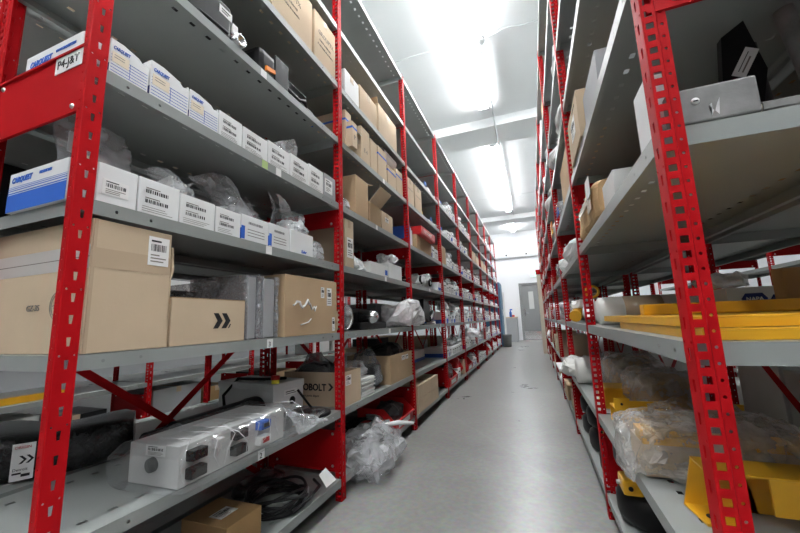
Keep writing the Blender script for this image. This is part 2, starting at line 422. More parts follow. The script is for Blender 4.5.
for i in range(7):
    RB.append(bay('shelving_bay', f'red and grey steel shelving bay on the right of the aisle, {ORD[i]} from the camera', XR, YR + i * L, True, i == 6, rack=('R', i), group='right shelving run'))
# runs standing back to back with these, and the runs across the neighbouring aisles
XA = XL - DEPTH - .02 - DEPTH
for i in range(7):
    bay('shelving_bay', f'steel shelving bay backing onto the left run, {ORD[i]} from the camera', XA, YL + i * L, True, i == 6, rack=('LA', i), group='shelving behind the left run', braces=False)
XB = XA - 1.25
for i in range(5):
    bay('shelving_bay', f'steel shelving bay across the left neighbouring aisle, {ORD[i]} from the camera', XB, .98 + i * L, False, i == 4, rack=('LB', i), group='shelving across the left aisle', braces=False)
XC = XR + DEPTH + .02 + DEPTH
for i in range(6):
    bay('shelving_bay', f'steel shelving bay backing onto the right run, {ORD[i]} from the camera', XC, YR + i * L, False, i == 5, rack=('RA', i), group='shelving behind the right run', braces=False)
XD = XC + 1.25
LEVD = [z + (.12 if i == 3 else 0) for i, z in enumerate(LEV)]
for i in range(6):
    bay('shelving_bay', f'steel shelving bay across the right neighbouring aisle, {ORD[i]} from the camera', XD, 1.30 + i * L, True, i == 5, levels=LEVD, rack=('RD', i), group='shelving across the right aisle', braces=False)

# ------------------------------------------------------------------ room
X0, X1, Y0, Y1, HC = -8.0, 8.0, -7.0, 14.5, 4.26
struct(MB().box(X0, Y0, -.1, X1, Y1, 0, 'concrete').build('floor'))
cm = MB()
cm.box(X0, Y0, HC, X1, Y1, HC + .1, 'ceil')
struct(cm.build('ceiling'))
for i, (a, b) in enumerate(((5.72, 6.38), (11.85, 12.45))):
    struct(MB().box(X0, a, 4.10, X1, b, HC, 'ceil', bev=.006).build('ceiling_beam'))
for i, y in enumerate((9.9,)):   # panel joints
    struct(MB().box(X0, y - .004, HC - .004, X1, y + .004, HC, 'conduit').build('ceiling_trim'))
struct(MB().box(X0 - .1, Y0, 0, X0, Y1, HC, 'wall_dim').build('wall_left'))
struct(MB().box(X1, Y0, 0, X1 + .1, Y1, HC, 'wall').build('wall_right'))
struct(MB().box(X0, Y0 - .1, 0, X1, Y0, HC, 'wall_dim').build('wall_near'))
DX0, DX1, DH = -.40, .36, 2.13
w = MB(); w.box(X0, Y1, 0, DX0 - .06, Y1 + .12, HC, 'wall'); w.box(DX1 + .06, Y1, 0, X1, Y1 + .12, HC, 'wall'); w.box(DX0 - .06, Y1, DH + .06, DX1 + .06, Y1 + .12, HC, 'wall')
struct(w.build('wall_far'))
d = struct(bpy.data.objects.new('door_1', None)); COL.objects.link(d); d.location = (DX0, Y1, 0)
W = DX1 - DX0
f = MB(); f.box(-.06, -.02, 0, 0, .1, DH + .06, 'door'); f.box(W, -.02, 0, W + .06, .1, DH + .06, 'door'); f.box(0, -.02, DH, W, .1, DH + .06, 'door'); f.build('door_frame', d)
lf = MB(); lf.box(.004, .03, .006, W - .004, .075, DH - .004, 'door', bev=.003); lf.build('door_leaf', d)
MB().box(.27, .022, 1.18, .45, .032, 1.85, 'glass', bev=.003).build('door_window', d)
MB().box(.02, .024, .02, W - .02, .0299, .33, 'chrome').build('kick_plate', d)
h = MB(); h.box(.07, .018, .93, .13, .03, 1.2, 'chrome', bev=.003); h.tube([(.1, .02, 1.02), (.1, -.03, 1.02), (.23, -.03, 1.02)], .011, 'chrome'); h.build('door_handle', d)

# lights: battens along each aisle
def batten(x, y0, y1, label):
    t = thing('ceiling_light', label, 'light', (x, (y0 + y1) / 2, HC), 0, 'linear ceiling lights'); h = (y1 - y0) / 2
    MB().box(-.035, -h, -.045, .035, h, 0, 'ceil', bev=.004).build('housing', t)
    tb = MB()
    for s in (-.05, .05): tb.tube([(s, -h + .02, -.07), (s, h - .02, -.07)], .014, 'tube', 10)
    tb.build('lamp_tubes', t)
    e = MB()
    for s in (-1, 1): e.box(-.07, s * h, -.09, .07, s * (h - .02), -.04, 'ceil')
    e.build('end_cap', t)
for nm, x in (('aisle', -.46), ('left neighbouring aisle', (XA + XB) / 2), ('right neighbouring aisle', (XC + XD) / 2)):
    for j, (a, b) in enumerate(((-2.2, 1.4), (1.7, 5.3), (6.6, 11.2), (12.6, 14.0))):
        batten(x, a, b, f'bright linear ceiling light over the {nm}, ' + ('behind the camera', 'in front of the nearer beam', 'between the two beams', 'beyond the farther beam')[j])
for j, (x, y) in enumerate(((-2.6, -3.2), (.2, -3.2), (3.0, -3.2))):
    n0 = len(SC.objects); batten(x, y - .5, y + .5, f'bright linear ceiling light in the open floor behind the camera, {("left", "middle", "right")[j]} of three')
# conduit with a junction box along the aisle ceiling
t = thing('conduit', 'grey conduit with round junction box running along the aisle ceiling', 'conduit', (-.335, 3.93, HC))
MB().tube([(0, .06, -.05), (0, 1.66, -.05)], .016, 'conduit', 8).tube([(-.0, 2.56, -.03), (0, 7.85, -.03)], .016, 'conduit', 8).tube([(0, 1.66, -.05), (0, 1.74, -.18), (0, 2.5, -.18), (0, 2.56, -.03)], .016, 'conduit', 8).build('pipe', t)
MB().lathe([(0, -.06), (.06, -.06), (.065, -.05), (.065, 0), (0, 0)], 'conduit', 20).build('junction_box', t)
MB().tube([(.06, -.02, -.03), (.3, -.1, -.04), (.5, -.05, -.03), (1.0, -.04, -.012), (1.5, 0, -.012)], .007, 'conduit', 6).tube([(-.06, -.02, -.03), (-.5, -.06, -.012), (-2.0, -.06, -.012)], .005, 'conduit', 6).build('cable', t)
for j, y in enumerate((1.0, 4.1, 6.0)): MB().box(-.03, y, -.07, .03, y + .03, 0, 'conduit').build('clip', t)
SC.render.film_transparent = False
wd = bpy.data.worlds.new('world'); SC.world = wd; wd.use_nodes = True
wd.node_tree.nodes['Background'].inputs['Color'].default_value = (.8, .85, .9, 1); wd.node_tree.nodes['Background'].inputs['Strength'].default_value = .05
SC.view_settings.view_transform = 'Standard'; SC.view_settings.look = 'None'; SC.view_settings.gamma = 1; SC.view_settings.exposure = 1.25
SC.view_settings.use_curve_mapping = False
SC.cycles.use_denoising = True
SC.cycles.max_bounces = 10; SC.cycles.diffuse_bounces = 6; SC.cycles.transparent_max_bounces = 24; SC.cycles.sample_clamp_indirect = 6
# ------------------------------------------------------------------ goods: builders
# local frame of everything on a rack: x=0 is the front (x<0 deeper), y runs along the aisle, z up; the right run turns it by pi
def fbox(mb, face, size, s0, t0, s1, t1, k, th=.0006):
    """thin patch on a face of a box of size (d,w,h): F front, N near side, Y far side, T top"""
    d, w, h = size
    if face == 'F': mb.box(0, s0, t0, th, s1, t1, k)
    elif face == 'N': mb.box(-d + s0, -th, t0, -d + s1, 0, t1, k)
    elif face == 'Y': mb.box(-s0, w, t0, -s1, w + th, t1, k)
    elif face == 'T': mb.box(-t1, s0, h, -t0, s1, h + th, k)
def fpos(face, size, s, t):
    d, w, h = size
    return {'F': ((.0007, s, t), (0, 1, 0), (0, 0, 1)), 'N': ((-d + s, -.0007, t), (1, 0, 0), (0, 0, 1)),
            'Y': ((-s, w + .0007, t), (-1, 0, 0), (0, 0, 1)), 'T': ((-t, s, h + .0007), (0, 1, 0), (-1, 0, 0))}[face]
def ftext(parent, s, face, size, u, v, hgt, k, shear=0, bold=0, squash=1, name='printed_text'):
    o, x, y = fpos(face, size, u, v); return text(s, hgt, k, parent, o, x, y, name, shear, bold, 'LEFT', squash)
def shipping_label(parent, face, size, s0, t0, s1, t1, rnd=None, qr=False, name='shipping_label'):
    mb = MB(); fbox(mb, face, size, s0, t0, s1, t1, 'paper', .0014); r = rnd or random.Random(hash((round(s0, 3), round(t0, 3))) & 0xffff)
    w, h = s1 - s0, t1 - t0
    q = s0 + w * .12
    while q < s1 - w * .14:
        e = q + w * r.choice((.012, .02, .035)); fbox(mb, face, size, q, t0 + h * .5, e, t0 + h * .74, 'ink', .0018); q = e + w * r.choice((.015, .025, .04))
    for i in range(3): fbox(mb, face, size, s0 + w * .12, t0 + h * (.12 + i * .11), s0 + w * r.uniform(.5, .9), t0 + h * (.16 + i * .11), 'greyink', .0018)
    fbox(mb, face, size, s0 + w * .12, t0 + h * .82, s0 + w * .6, t0 + h * .88, 'ink', .0018)
    return mb.build(name, parent)
def box_body(mb, size, k, open_top=False, th=.004, bev=.0025):
    d, w, h = size
    if not open_top: mb.box(-d, 0, 0, 0, w, h, k, bev=min(bev, d / 6, w / 6, h / 6)); return
    mb.box(-d, 0, 0, 0, w, th, k); mb.box(-d, 0, th, 0, th, h, k); mb.box(-d, w - th, th, 0, w, h, k)
    mb.box(-th, th, th, 0, w - th, h, k); mb.box(-d, th, th, -d + th, w - th, h, k)
def flap(parent, size, edge, length, ang, k, th=.004, name='flap'):
    """hinged lid flap on top edge: F,B,N,Y; ang 0 = flat over the opening, 90 upright, 180 folded outward"""
    d, w, h = size; a = math.radians(ang); mb = MB(); L_ = length
    if edge in 'FB': mb.box(0, .003, 0, L_, w - .003, th, k)
    else: mb.box(0, .003, 0, L_, d - .003, th, k)
    o = mb.build(name, parent)
    R = Matrix.Rotation(-a, 4, 'Y')
    if edge == 'F': T = Matrix.Translation((0, 0, h)) @ Matrix.Scale(-1, 4, (1, 0, 0)) @ R
    elif edge == 'B': T = Matrix.Translation((-d, 0, h)) @ R
    elif edge == 'N': T = Matrix.Translation((0, 0, h)) @ Matrix.Rotation(PI / 2, 4, 'Z') @ R
    else: T = Matrix.Translation((0, w, h)) @ Matrix.Rotation(PI / 2, 4, 'Z') @ Matrix.Scale(-1, 4, (1, 0, 0)) @ R
    o.data.transform(T); return o
def carton(label, loc, size, k='kraft', rz=0, open_top=False, tape=True, group=None, name='cardboard_box', cat='box', th=.004):
    t = thing(name, label, cat, loc, rz, group); mb = MB(); box_body(mb, size, k, open_top, th); mb.build('body', t)
    d, w, h = size
    if tape and not open_top:
        tp = MB(); tw = min(.05, w * .3); tp.box(-d - .0006, w / 2 - tw / 2, h - .05 * (h > .12), .0006, w / 2 + tw / 2, h + .0007, 'tape'); tp.build('packing_tape', t)
    return t
def crumple(p, seed, sc, amp):
    q = Vector(p) * (sc * .62) + Vector((seed * 3.1, seed * 1.7, seed * 2.3))
    return noise.noise_vector(q) * amp * 1.5 + noise.noise_vector(q * 2.7) * amp * .55
def bag_mesh(mb, size, seed, k, neck=.0, c=(0, 0, 0), nu=24, nv=14, amp=.018, sq=.75, rough=1.0, smooth=False, fold=0):
    """crumpled plastic bag: rounded box, flat underneath, gathered towards a ragged neck when neck>0"""
    sx, sy, sz = size; c = Vector(c); rows = []
    for i in range(nv + 1):
        ph = -PI / 2 + PI * i / nv; row = []
        for j in range(nu):
            th = 2 * PI * j / nu
            f = lambda v, e: math.copysign(abs(v) ** e, v)
            x = f(math.cos(th), sq) * f(math.cos(ph), sq) * .5; y = f(math.sin(th), sq) * f(math.cos(ph), sq) * .5; z = f(math.sin(ph), sq) * .5 + .5
            if neck and z > .55:
                a = (z - .55) / .45; s = 1 - neck * min(1, a * 1.5); x *= s + .25 * neck * max(0, a - .6); y *= s + .4 * neck * max(0, a - .6)
                z += a * a * .25 * neck
            p = Vector((x * sx, y * sy, z * sz))
            e = crumple(p, seed, 7 / max(sx, sy, sz) * rough, amp)
            if p.z < .01: e.z = max(0, e.z) * .3
            p = p + e; p.z = max(p.z, .0006)
            row.append(c + p)
        rows.append(row)
    mb.grid(rows, k, smooth, True); return mb
def pouch_mesh(mb, size, seed, k, nu=20, nv=15):
    """limp poly bag: two sheets sealed at the sides, bulging low down over the contents, with pointed corners and sharp folds above"""
    D, W, H_ = size; r = random.Random(seed); lean = r.uniform(-.25, .1) * D; sk = r.uniform(-.25, .25); pk = [r.uniform(.68, .95) for _ in range(4)]; pk[r.randrange(4)] = 1.05
    off = Vector((seed * 1.7, seed * .9, seed * 2.1))
    for s in (1, -1):
        rows = []
        for i in range(nv + 1):
            v = i / nv; row = []
            for j in range(nu + 1):
                u = j / nu; q = u * 3; a = int(min(2, q)); f = q - a; f = f * f * (3 - 2 * f); hh = pk[a] * (1 - f) + pk[a + 1] * f
                edge = min(1, 4 * u * (1 - u)) ** .55; bulge = edge * (1 - v) ** .45 * (.35 + .65 * min(1, v * 5)) if v < 1 else 0
                y = W * (.5 + (u - .5) * (1.0 - .30 * math.sin(PI * min(1, v * .9)) + .30 * v * v)) + sk * v * v * W * .5
                n1 = noise.noise_vector(Vector((u * 3.2, v * 2.6, .3)) + off); n2 = abs(noise.noise(Vector((u * 7 + v * 2.5, v * 1.8, 4)) + off))
                x = -D / 2 + s * (D / 2 * bulge + .004) + lean * v * v + n1.x * .16 * D * (.3 + v) + s * n2 * .16 * D * (1 if v > .08 else 0)
                z = max(.0008, v * H_ * hh + n1.z * .05 * H_ * v)
                row.append(Vector((x, y + n1.y * .05 * W * v, z)))
            rows.append(row)
        mb.grid(rows if s > 0 else [rw[::-1] for rw in rows], k, False)
    return mb
def bag(label, loc, size, seed, k='film', neck=.0, rz=0, content=None, group=None, name='plastic_bag', amp=.018, cat='bag', tilt=None, pouch=False, **kw):
    t = thing(name, label, cat, loc, rz, group)
    if pouch: pouch_mesh(MB(), size, seed, k).build('film', t)
    else: bag_mesh(MB(), size, seed, k, neck, (-size[0] / 2, size[1] / 2, 0), amp=amp, **kw).build('film', t)
    if content:
        ck, fs = content; cs = [q * f for q, f in zip(size, fs)]
        bag_mesh(MB(), cs, seed + 5, ck, 0, (-size[0] / 2, size[1] / 2, .002), 20, 12, amp * .4, .45).build('contents', t)
    if tilt: t.rotation_euler = tilt
    return t
def coil(label, loc, R_, r, turns, k='rubber', seed=1, height=.06, group=None, tail=None, name='cable_coil', cat='cable', tilt=0):
    t = thing(name, label, cat, loc, 0, group); rnd = random.Random(seed); mb = MB(); N = 40; pts = []
    for q in range(turns * N):
        a = 2 * PI * q / N; lay = q / (turns * N)
        rr = R_ * (1 + .03 * math.sin(a * .37 + seed) + .05 * math.sin(lay * 40)); z = r + height * abs(math.sin(lay * 9 + seed)) * (.6 + .4 * math.sin(a + lay * 7)) ** 2
        pts.append((rr * math.cos(a), rr * math.sin(a) * 1.0, z))
    mb.tube(pts, r, k, 7); mb.build('cable', t)
    if tail: MB().tube(tail, r * 1.1, k, 8).build('cable_end', t)
    if tilt: t.rotation_euler = (tilt, 0, 0)
    return t
def plug_block(mb, c, s, k, bev=.003):
    mb.box(c[0] - s[0] / 2, c[1] - s[1] / 2, c[2] - s[2] / 2, c[0] + s[0] / 2, c[1] + s[1] / 2, c[2] + s[2] / 2, k, bev=bev)
LV = [z + .001 for z in LEV]
F0 = .012                                     # how far goods stand back from the shelf's front edge
def span(u0, u1, lv, side='L', inset=F0):
    X = XL - inset if side == 'L' else XR + inset; z = LEV[lv]; return y_of(u0, X, z), y_of(u1, X, z)
def top(v, u, lv, side='L', inset=F0):
    X = XL - inset if side == 'L' else XR + inset; return z_of(v, X, y_of(u, X, LEV[lv])) - LEV[lv]
BAYN = ['nearest', 'second', 'third', 'fourth', 'fifth', 'sixth', 'seventh', 'eighth', 'ninth']

# ------------------------------------------------------------------ left run, nearest bay
XF = XL - F0
def sign_text(parent, s, face_origin, hgt, k='ink'): return text(s, hgt, k, parent, face_origin, (0, 1, 0), (0, 0, 1), 'printed_text')
# shelf number stickers
def sticker(rack, lv, y_world, s, bayy, k='paper', w=.034, h=.034, under=0):
    sh = SHELF_OBJ[(rack, lv)]; y = y_world - bayy - PW / 2; o = MB().box(0, y - w / 2, -.002 - h - under, .0007, y + w / 2, -.002 - under, k).build('shelf_label', sh)
    if s: text(s, h * .8, 'ink', sh, (.0009, y - w * .28, -.002 - h * .85 - under), (0, 1, 0), (0, 0, 1), 'printed_number')
sticker(('L', 0), 2, span(267, 276, 2, inset=0)[0] + .02, '3', YL)
sticker(('L', 0), 1, span(256, 267, 1, inset=0)[0] + .03, '2', YL)
sticker(('L', 0), 3, span(266, 276, 3, inset=0)[0] + .02, '', YL)
sticker(('L', 0), 4, span(262, 270, 4, inset=0)[0] + .02, '', YL, 'green'); sticker(('L', 0), 4, span(276, 285, 4, inset=0)[0] + .02, '', YL)
sticker(('L', 0), 5, span(261, 271, 5, inset=0)[0] + .02, '', YL)
for lv, u in ((2, 390), (3, 386), (4, 377), (5, 384)): sticker(('L', 1), lv, span(u, u, lv, inset=0)[0], '', YB[1])
for lv, u in ((2, 441), (3, 430)): sticker(('L', 2), lv, span(u, u, lv, inset=0)[0], '', YB[2])
# end panel sign
pn = [c for c in LB[0].children if c.name.startswith('side_panel')][1]
sg = MB().box(-.024, .0035, .137, -.152, .0055, .188, 'paper').build('shelf_sign', pn)
text('P4-J&T', .034, 'ink', pn, (-.143, .0033, .150), (1, 0, 0), (0, 0, 1), 'printed_text')

def parts_box(label, loc, size, style, group=None, rz=0, k='white', rnd=None, name='parts_box'):
    """white carton of spare parts. styles: lined (ruled front with logo and beige label), coded (rows of bar codes), blue (blue band on the sides), plain"""
    t = thing(name, label, 'box', loc, rz, group); d, w, h = size; r = rnd or random.Random(sum(map(ord, label)))
    if style == 'lined':
        # display carton whose front wall is cut down at one corner
        mb = MB(); out = [(0, 0), (w, 0), (w, h * .80), (w * .93, h * .82), (w * .82, h * .80), (w * .72, h * .90), (w * .30, h), (0, h)]
        if not group: pass
        T = Matrix(((0, 0, 1, -.003), (1, 0, 0, 0), (0, 1, 0, 0), (0, 0, 0, 1)))
        mb.prism(out, 0, .003, k, T); mb.box(-d, 0, 0, -.003, .003, h, k); mb.box(-d, w - .003, 0, -.003, w, h * .92, k); mb.box(-d, .003, 0, -d + .003, w - .003, h, k)
        mb.box(-d, .003, 0, -.003, w - .003, h * .7, k); mb.build('body', t)
        pr = MB()
        for i in range(6):
            z = h * (.10 + .088 * i); fbox(pr, 'F', size, w * .03, z, w * .97, z + h * .012, 'blue')
        fbox(pr, 'F', size, w * .5, h * .1, w * .51, h * .56, 'blue'); fbox(pr, 'F', size, w * .05, h * .36, w * .47, h * .66, 'beige', .0009)
        for i in range(2): fbox(pr, 'F', size, w * .1, h * (.5 + .07 * i), w * .36, h * (.515 + .07 * i), 'greyink', .0012)
        pr.build('printed_form', t)
        ftext(t, 'CARQUEST', 'F', size, w * .06, h * .74, h * .13, 'blue', .25, .02, .62, 'printed_logo')
        fb = MB(); fbox(fb, 'N', size, d * .0, h * .02, d, h * .28, 'navy'); fb.build('printed_band', t)
    else:
        mb = MB(); box_body(mb, size, k, False); mb.build('body', t)
        if style == 'coded':
            pr = MB()
            for a, b in ((.16, .60), (.16, .32)):
                q = w * a
                while q < w * .72:
                    e = q + w * r.choice((.012, .02, .03)); fbox(pr, 'F', size, q, h * b, min(e, w * .76), h * (b + .10), 'ink'); q = e + w * r.choice((.012, .02, .03))
                fbox(pr, 'F', size, w * a, h * (b + .13), w * .5, h * (b + .155), 'greyink')
            for i in range(3): fbox(pr, 'F', size, w * .1, h * (.08 + i * .06), w * r.uniform(.5, .9), h * (.092 + i * .06), 'greyink')
            pr.build('printed_barcode', t)
        if style == 'blue':
            pr = MB(); fbox(pr, 'N', size, 0, 0, d, h * .45, 'blue'); fbox(pr, 'F', size, 0, h * .04, w * .12, h * .55, 'blue')
            q = w * .25
            while q < w * .75:
                e = q + w * r.choice((.015, .025)); fbox(pr, 'F', size, q, h * .66, e, h * .76, 'ink'); q = e + w * .025
            for i in range(3): fbox(pr, 'F', size, w * .22, h * (.2 + i * .12), w * .85, h * (.225 + i * .12), 'greyink')
            pr.build('printed_label', t)
    return t
# fifth shelf: ruled white cartons
rowS = [(98, 147, 40, 'lined'), (149, 187.5, 60, 'lined'), (188.5, 217.5, 89, 'lined'), (218.5, 241.5, 110, 'coded'), (242.5, 267, 126, 'coded'),
        (268, 289.5, 140, 'coded'), (290.5, 308, 153, 'coded'), (309, 323, 163.5, 'coded'), (324, 335.5, 172.5, 'grey')]
desc = ['ruled white carton with cut-down front, nearest on the fifth shelf by the end post', 'ruled white carton with cut-down front, second along on the fifth shelf', 'ruled white carton with cut-down front, third along on the fifth shelf',
        'white bar-coded carton just beyond the ruled cartons on the fifth shelf', 'white bar-coded carton above the green sticker on the fifth shelf', 'white bar-coded carton under the tall clear bag on the fifth shelf',
        'white bar-coded carton left of the last white one on the fifth shelf', 'last white carton before the grey one on the fifth shelf', 'grey carton with white label against the second left post, fifth shelf']
for (u0, u1, v, st), lb in zip(rowS, desc):
    y0, y1 = span(u0, u1, 4); y0 = max(y0, YL + .052); h = top(v, u0, 4); d = .33 if st == 'lined' else .30
    if u0 == 98: h = .104; d = .045
    if st == 'grey':
        t = carton(lb, (XF, y0, LV[4]), (d, y1 - y0, h), 'greybox', tape=False, name='parts_box'); shipping_label(t, 'F', (d, y1 - y0, h), .01, h * .2, (y1 - y0) * .7, h * .8)
    else: t = parts_box(lb, (XF, y0, LV[4]), (d, y1 - y0, h), st)
    if u0 == 98:
        s3 = (.27, .13, .112); t = carton('long white carton with blue lettering end on above the red end panel, fifth shelf', (XL - .062, YL + .0135, LV[4]), s3, 'white', tape=False, name='parts_box')
        ftext(t, 'CARQUEST', 'N', s3, .025, .070, .026, 'blue', .25, .03, .8, 'printed_logo'); ftext(t, 'WWW.CARQUEST.COM', 'N', s3, .15, .083, .012, 'blue', 0, .02, .7)
ya, yb = span(276, 306, 4); t = thing('plastic_bag', 'tall clear pointed bag standing behind the cartons on the fifth shelf', 'bag', (XF - .01, ya, LV[4])); mb = MB(); w = yb - ya
for s in (0, .03):
    rows = [[Vector((-.03 - s + .01 * math.sin(i * .8 + j), (.10 + .62 * f * (.35 + .65 * (1 - abs(i - 6) / 14)) + .25 * f * i / 10) * w / 1.0, .005 + .235 * i / 10 * (.55 + .45 * f ** .8))) for j in range(9) for f in (j / 8,)] for i in range(11)]
    mb.grid(rows, 'film', False)
mb.build('film', t)
# fourth shelf
rowR = [(86, 135.5, 163, 'plain'), (137, 178, 176, 'coded'), (179, 214, 193, 'coded'), (215, 240, 206, 'coded'), (241, 268, 213.5, 'blue'), (269, 289, 222.5, 'blue'), (290.5, 313, 229, 'plain')]
desc = ['white carton with torn label, nearest on the fourth shelf just past the end post', 'white bar-coded carton second along on the fourth shelf', 'white bar-coded carton third along on the fourth shelf, beside a bag', 'white bar-coded carton fourth along on the fourth shelf',
        'white carton with blue edge, fifth along on the fourth shelf', 'white carton above the paper shelf sticker on the fourth shelf', 'last white carton on the fourth shelf, under the bulging clear bag']
for (u0, u1, v, st), lb in zip(rowR, desc):
    y0, y1 = span(u0, u1, 3); y0 = max(y0, YL + .052); h = top(v, u0, 3); sz = (.30, y1 - y0, h)
    if u0 == 86: h = .106; sz = (.045, y1 - y0, h)
    t = parts_box(lb, (XF, y0, LV[3]), sz, st)
    if u0 == 86:
        shipping_label(t, 'F', sz, .012, h * .22, .075, h * .62)
        h = .112; sz = (.27, .13, h); t = carton('white carton with a big blue printed side end on behind the nearest left post', (XL - .062, YL + .0135, LV[3]), sz, 'white', tape=False, name='parts_box')
        bd = MB()
        for i, f in enumerate((.0, .5, .56, .61, .655)):
            a = (0, .46, .53, .58, .625)[i]; fbox(bd, 'N', sz, 0, h * a + .0005, sz[0], h * (.44 if i == 0 else a + .035 - .006 * i), 'blue')
        bd.build('printed_band', t)
        ftext(t, 'CARQUEST', 'N', sz, .015, h * .74, .022, 'blue', .25, .03, .85, 'printed_logo'); ftext(t, '100% LIGHT DUTY', 'N', sz, .145, h * .8, .011, 'blue', 0, .02, .62)
    if u0 == 290.5: ftext(t, 'Euler', 'F', sz, sz[1] * .45, h * .08, h * .18, 'blue', .2, .02)
bag('clear bag of pale parts standing behind the nearest white carton, fourth shelf', (XL - .285, YL + .155, LV[3]), (.13, .16, .23), 11, 'film', .35, content=('white2', (.6, .7, .5)), amp=.02, pouch=True)
z4 = LV[3] + .118
b_ = thing('zip_bag', 'flat clear zip bag with small pale parts leaning above the nearest fourth shelf carton', 'bag', (XL - .13, YL + .03, LV[3] + .1135))
mb = MB(); rows = [[Vector((-.025 - .05 * (i / 8) + .008 * math.sin(j * .9 + i), .0 + .19 * j / 10, .185 * i / 8)) for j in range(11)] for i in range(9)]
mb.grid(rows, 'film', True); mb.grid([[p + Vector((.012 * math.sin(PI * i / 8), 0, 0)) for p in r] for i, r in enumerate(rows)], 'film', True); mb.build('film', b_)
MB().box(-.03, .06, .005, -.035, .12, .06, 'beige').box(-.044, .03, .06, -.05, .09, .12, 'paper').build('contents', b_)
bag('small clear bag lying on the second and third cartons of the fourth shelf', (XF - .05, span(171, 203, 3)[0], LV[3] + .112), (.12, .15, .10), 21, 'film', 0, content=('white2', (.6, .5, .6)), amp=.02, pouch=True)
bag('large grey-clear bag rising behind the blue-edged cartons, fourth shelf', (XF - .08, span(243, 290, 3)[0] - .03, LV[3] + .095), (.15, .28, .21), 31, 'film', .45, content=('white', (.5, .5, .35)), amp=.035, pouch=True)
bag('bulging clear bag standing on the last white carton, fourth shelf', (XF + .0, span(290, 325, 3)[0], LV[3] + .10), (.17, .20, .19), 44, 'film', .15, content=('white', (.5, .6, .4)), amp=.03, pouch=True)
bag('small clear bag on the fourth shelf beside the second left post', (XF - .01, span(314, 333, 3)[0], LV[3]), (.15, .13, .10), 51, 'film', 0, content=('white', (.7, .7, .7)), amp=.02)
# third shelf
d, w, h = .452, span(86, 164, 2)[1] - (YL + .05), .335
big = carton('large tan cardboard box with round stamp behind the nearest left post', (XF + .004, YL + .05, LV[2]), (d, w, h), 'kraft_lt', tape=False)
sz = (d, w, h)
tp = MB(); fbox(tp, 'N', sz, 0, h * .62, sz[0], h * .80, 'greytape'); fbox(tp, 'F', sz, 0, h * .63, w, h * .78, 'tape'); fbox(tp, 'F', sz, .004, 0, .012, h, 'tape', .0012); tp.build('packing_tape', big)
cr = MB(); fbox(cr, 'N', sz, 0, h * .705, sz[0], h * .712, 'greyink', .0009); cr.build('flap_seam', big)
ftext(big, 'GZ-35', 'N', sz, .205, h * .33, .022, 'greyink', 0, .01)
st = MB(); o, xd, yd = fpos('N', sz, .34, h * .36)
for rr in (.030, .024):
    pts = [Vector(o) + Vector(xd) * rr * math.cos(q * PI / 16) + Vector(yd) * rr * 1.15 * math.sin(q * PI / 16) for q in range(32)]
    st.tube(pts, .0011, 'greyink', 5, closed=True)
for q in range(7): a = q * .45; st.tube([Vector(o) + Vector(xd) * (-.018 + .005 * q) + Vector(yd) * (-.02 + .006 * abs(3 - q)), Vector(o) + Vector(xd) * (-.012 + .005 * q) + Vector(yd) * (.02 - .006 * abs(3 - q))], .001, 'greyink', 5)
st.build('round_stamp', big)
shipping_label(big, 'F', sz, w - .068, h * .70, w - .008, h * .95)
qm = MB()
for a in range(7):
    for b in range(6):
        if (a * 7 + b * 11 + a * b) % 3: pass
fz = MB()
# folded strip between boxes
t = thing('cardboard_strip', 'folded strip of cardboard standing between the tan box and the chevron box', 'cardboard', (XF - .01, span(165.5, 168, 2)[0], LV[2]))
MB().tube([(0, .004, 0), (-.004, .006, .12), (.004, .002, .2), (0, .012, .23), (-.004, .012, .30)], [.006, .006, .005, .006, .004], 'kraft_lt', 4).build('strip', t)
y0, y1 = span(169, 244, 2); h = .145
cv = carton('tan cardboard box printed with a black double chevron, third shelf', (XF, y0, LV[2]), (.11, y1 - y0, h), 'kraft_lt', tape=False); w = y1 - y0; sz = (.11, w, h)
lid = MB(); lid.box(-.11, 0, h, 0, w, h + .003, 'flute'); lid.build('lid', cv)
mb = MB(); T = Matrix(((0, 0, 1, .0003), (1, 0, 0, w * .52), (0, 1, 0, h * .33), (0, 0, 0, 1)))
for s in (0, .034):
    mb.prism([(s, 0), (s + .02, 0), (s + .038, .026), (s + .02, .052), (s, .052), (s + .017, .026)], 0, .0006, 'ink', T)
mb.prism([(.062, 0), (.067, 0), (.075, .014), (.070, .014)], 0, .0006, 'ink', T); mb.build('printed_chevron', cv)
ya, yb = span(180, 246, 2)
b_ = thing('bubble_wrap_sheet', 'grey bubble wrap pouch standing behind the chevron box', 'packaging', (XF - .125, ya, LV[2]))
mb = MB(); W_ = yb - ya - .01
rows = [[Vector((-.05 * math.sin(PI * j / 14) - .02 - .015 * math.sin(i * 1.1 + j * .5), W_ * j / 14, (.185 + .05 * j / 14) * i / 10)) for j in range(15)] for i in range(11)]
mb.grid(rows, 'bubble'); mb.grid([[p + Vector((-.04, 0, 0)) for p in r] for r in rows], 'bubble'); mb.build('film', b_)
MB().box(-.085, .03, .003, -.075, W_ - .03, .19, 'dark_steel').build('contents', b_)
y0, y1 = span(247, 261, 2); w = y1 - y0
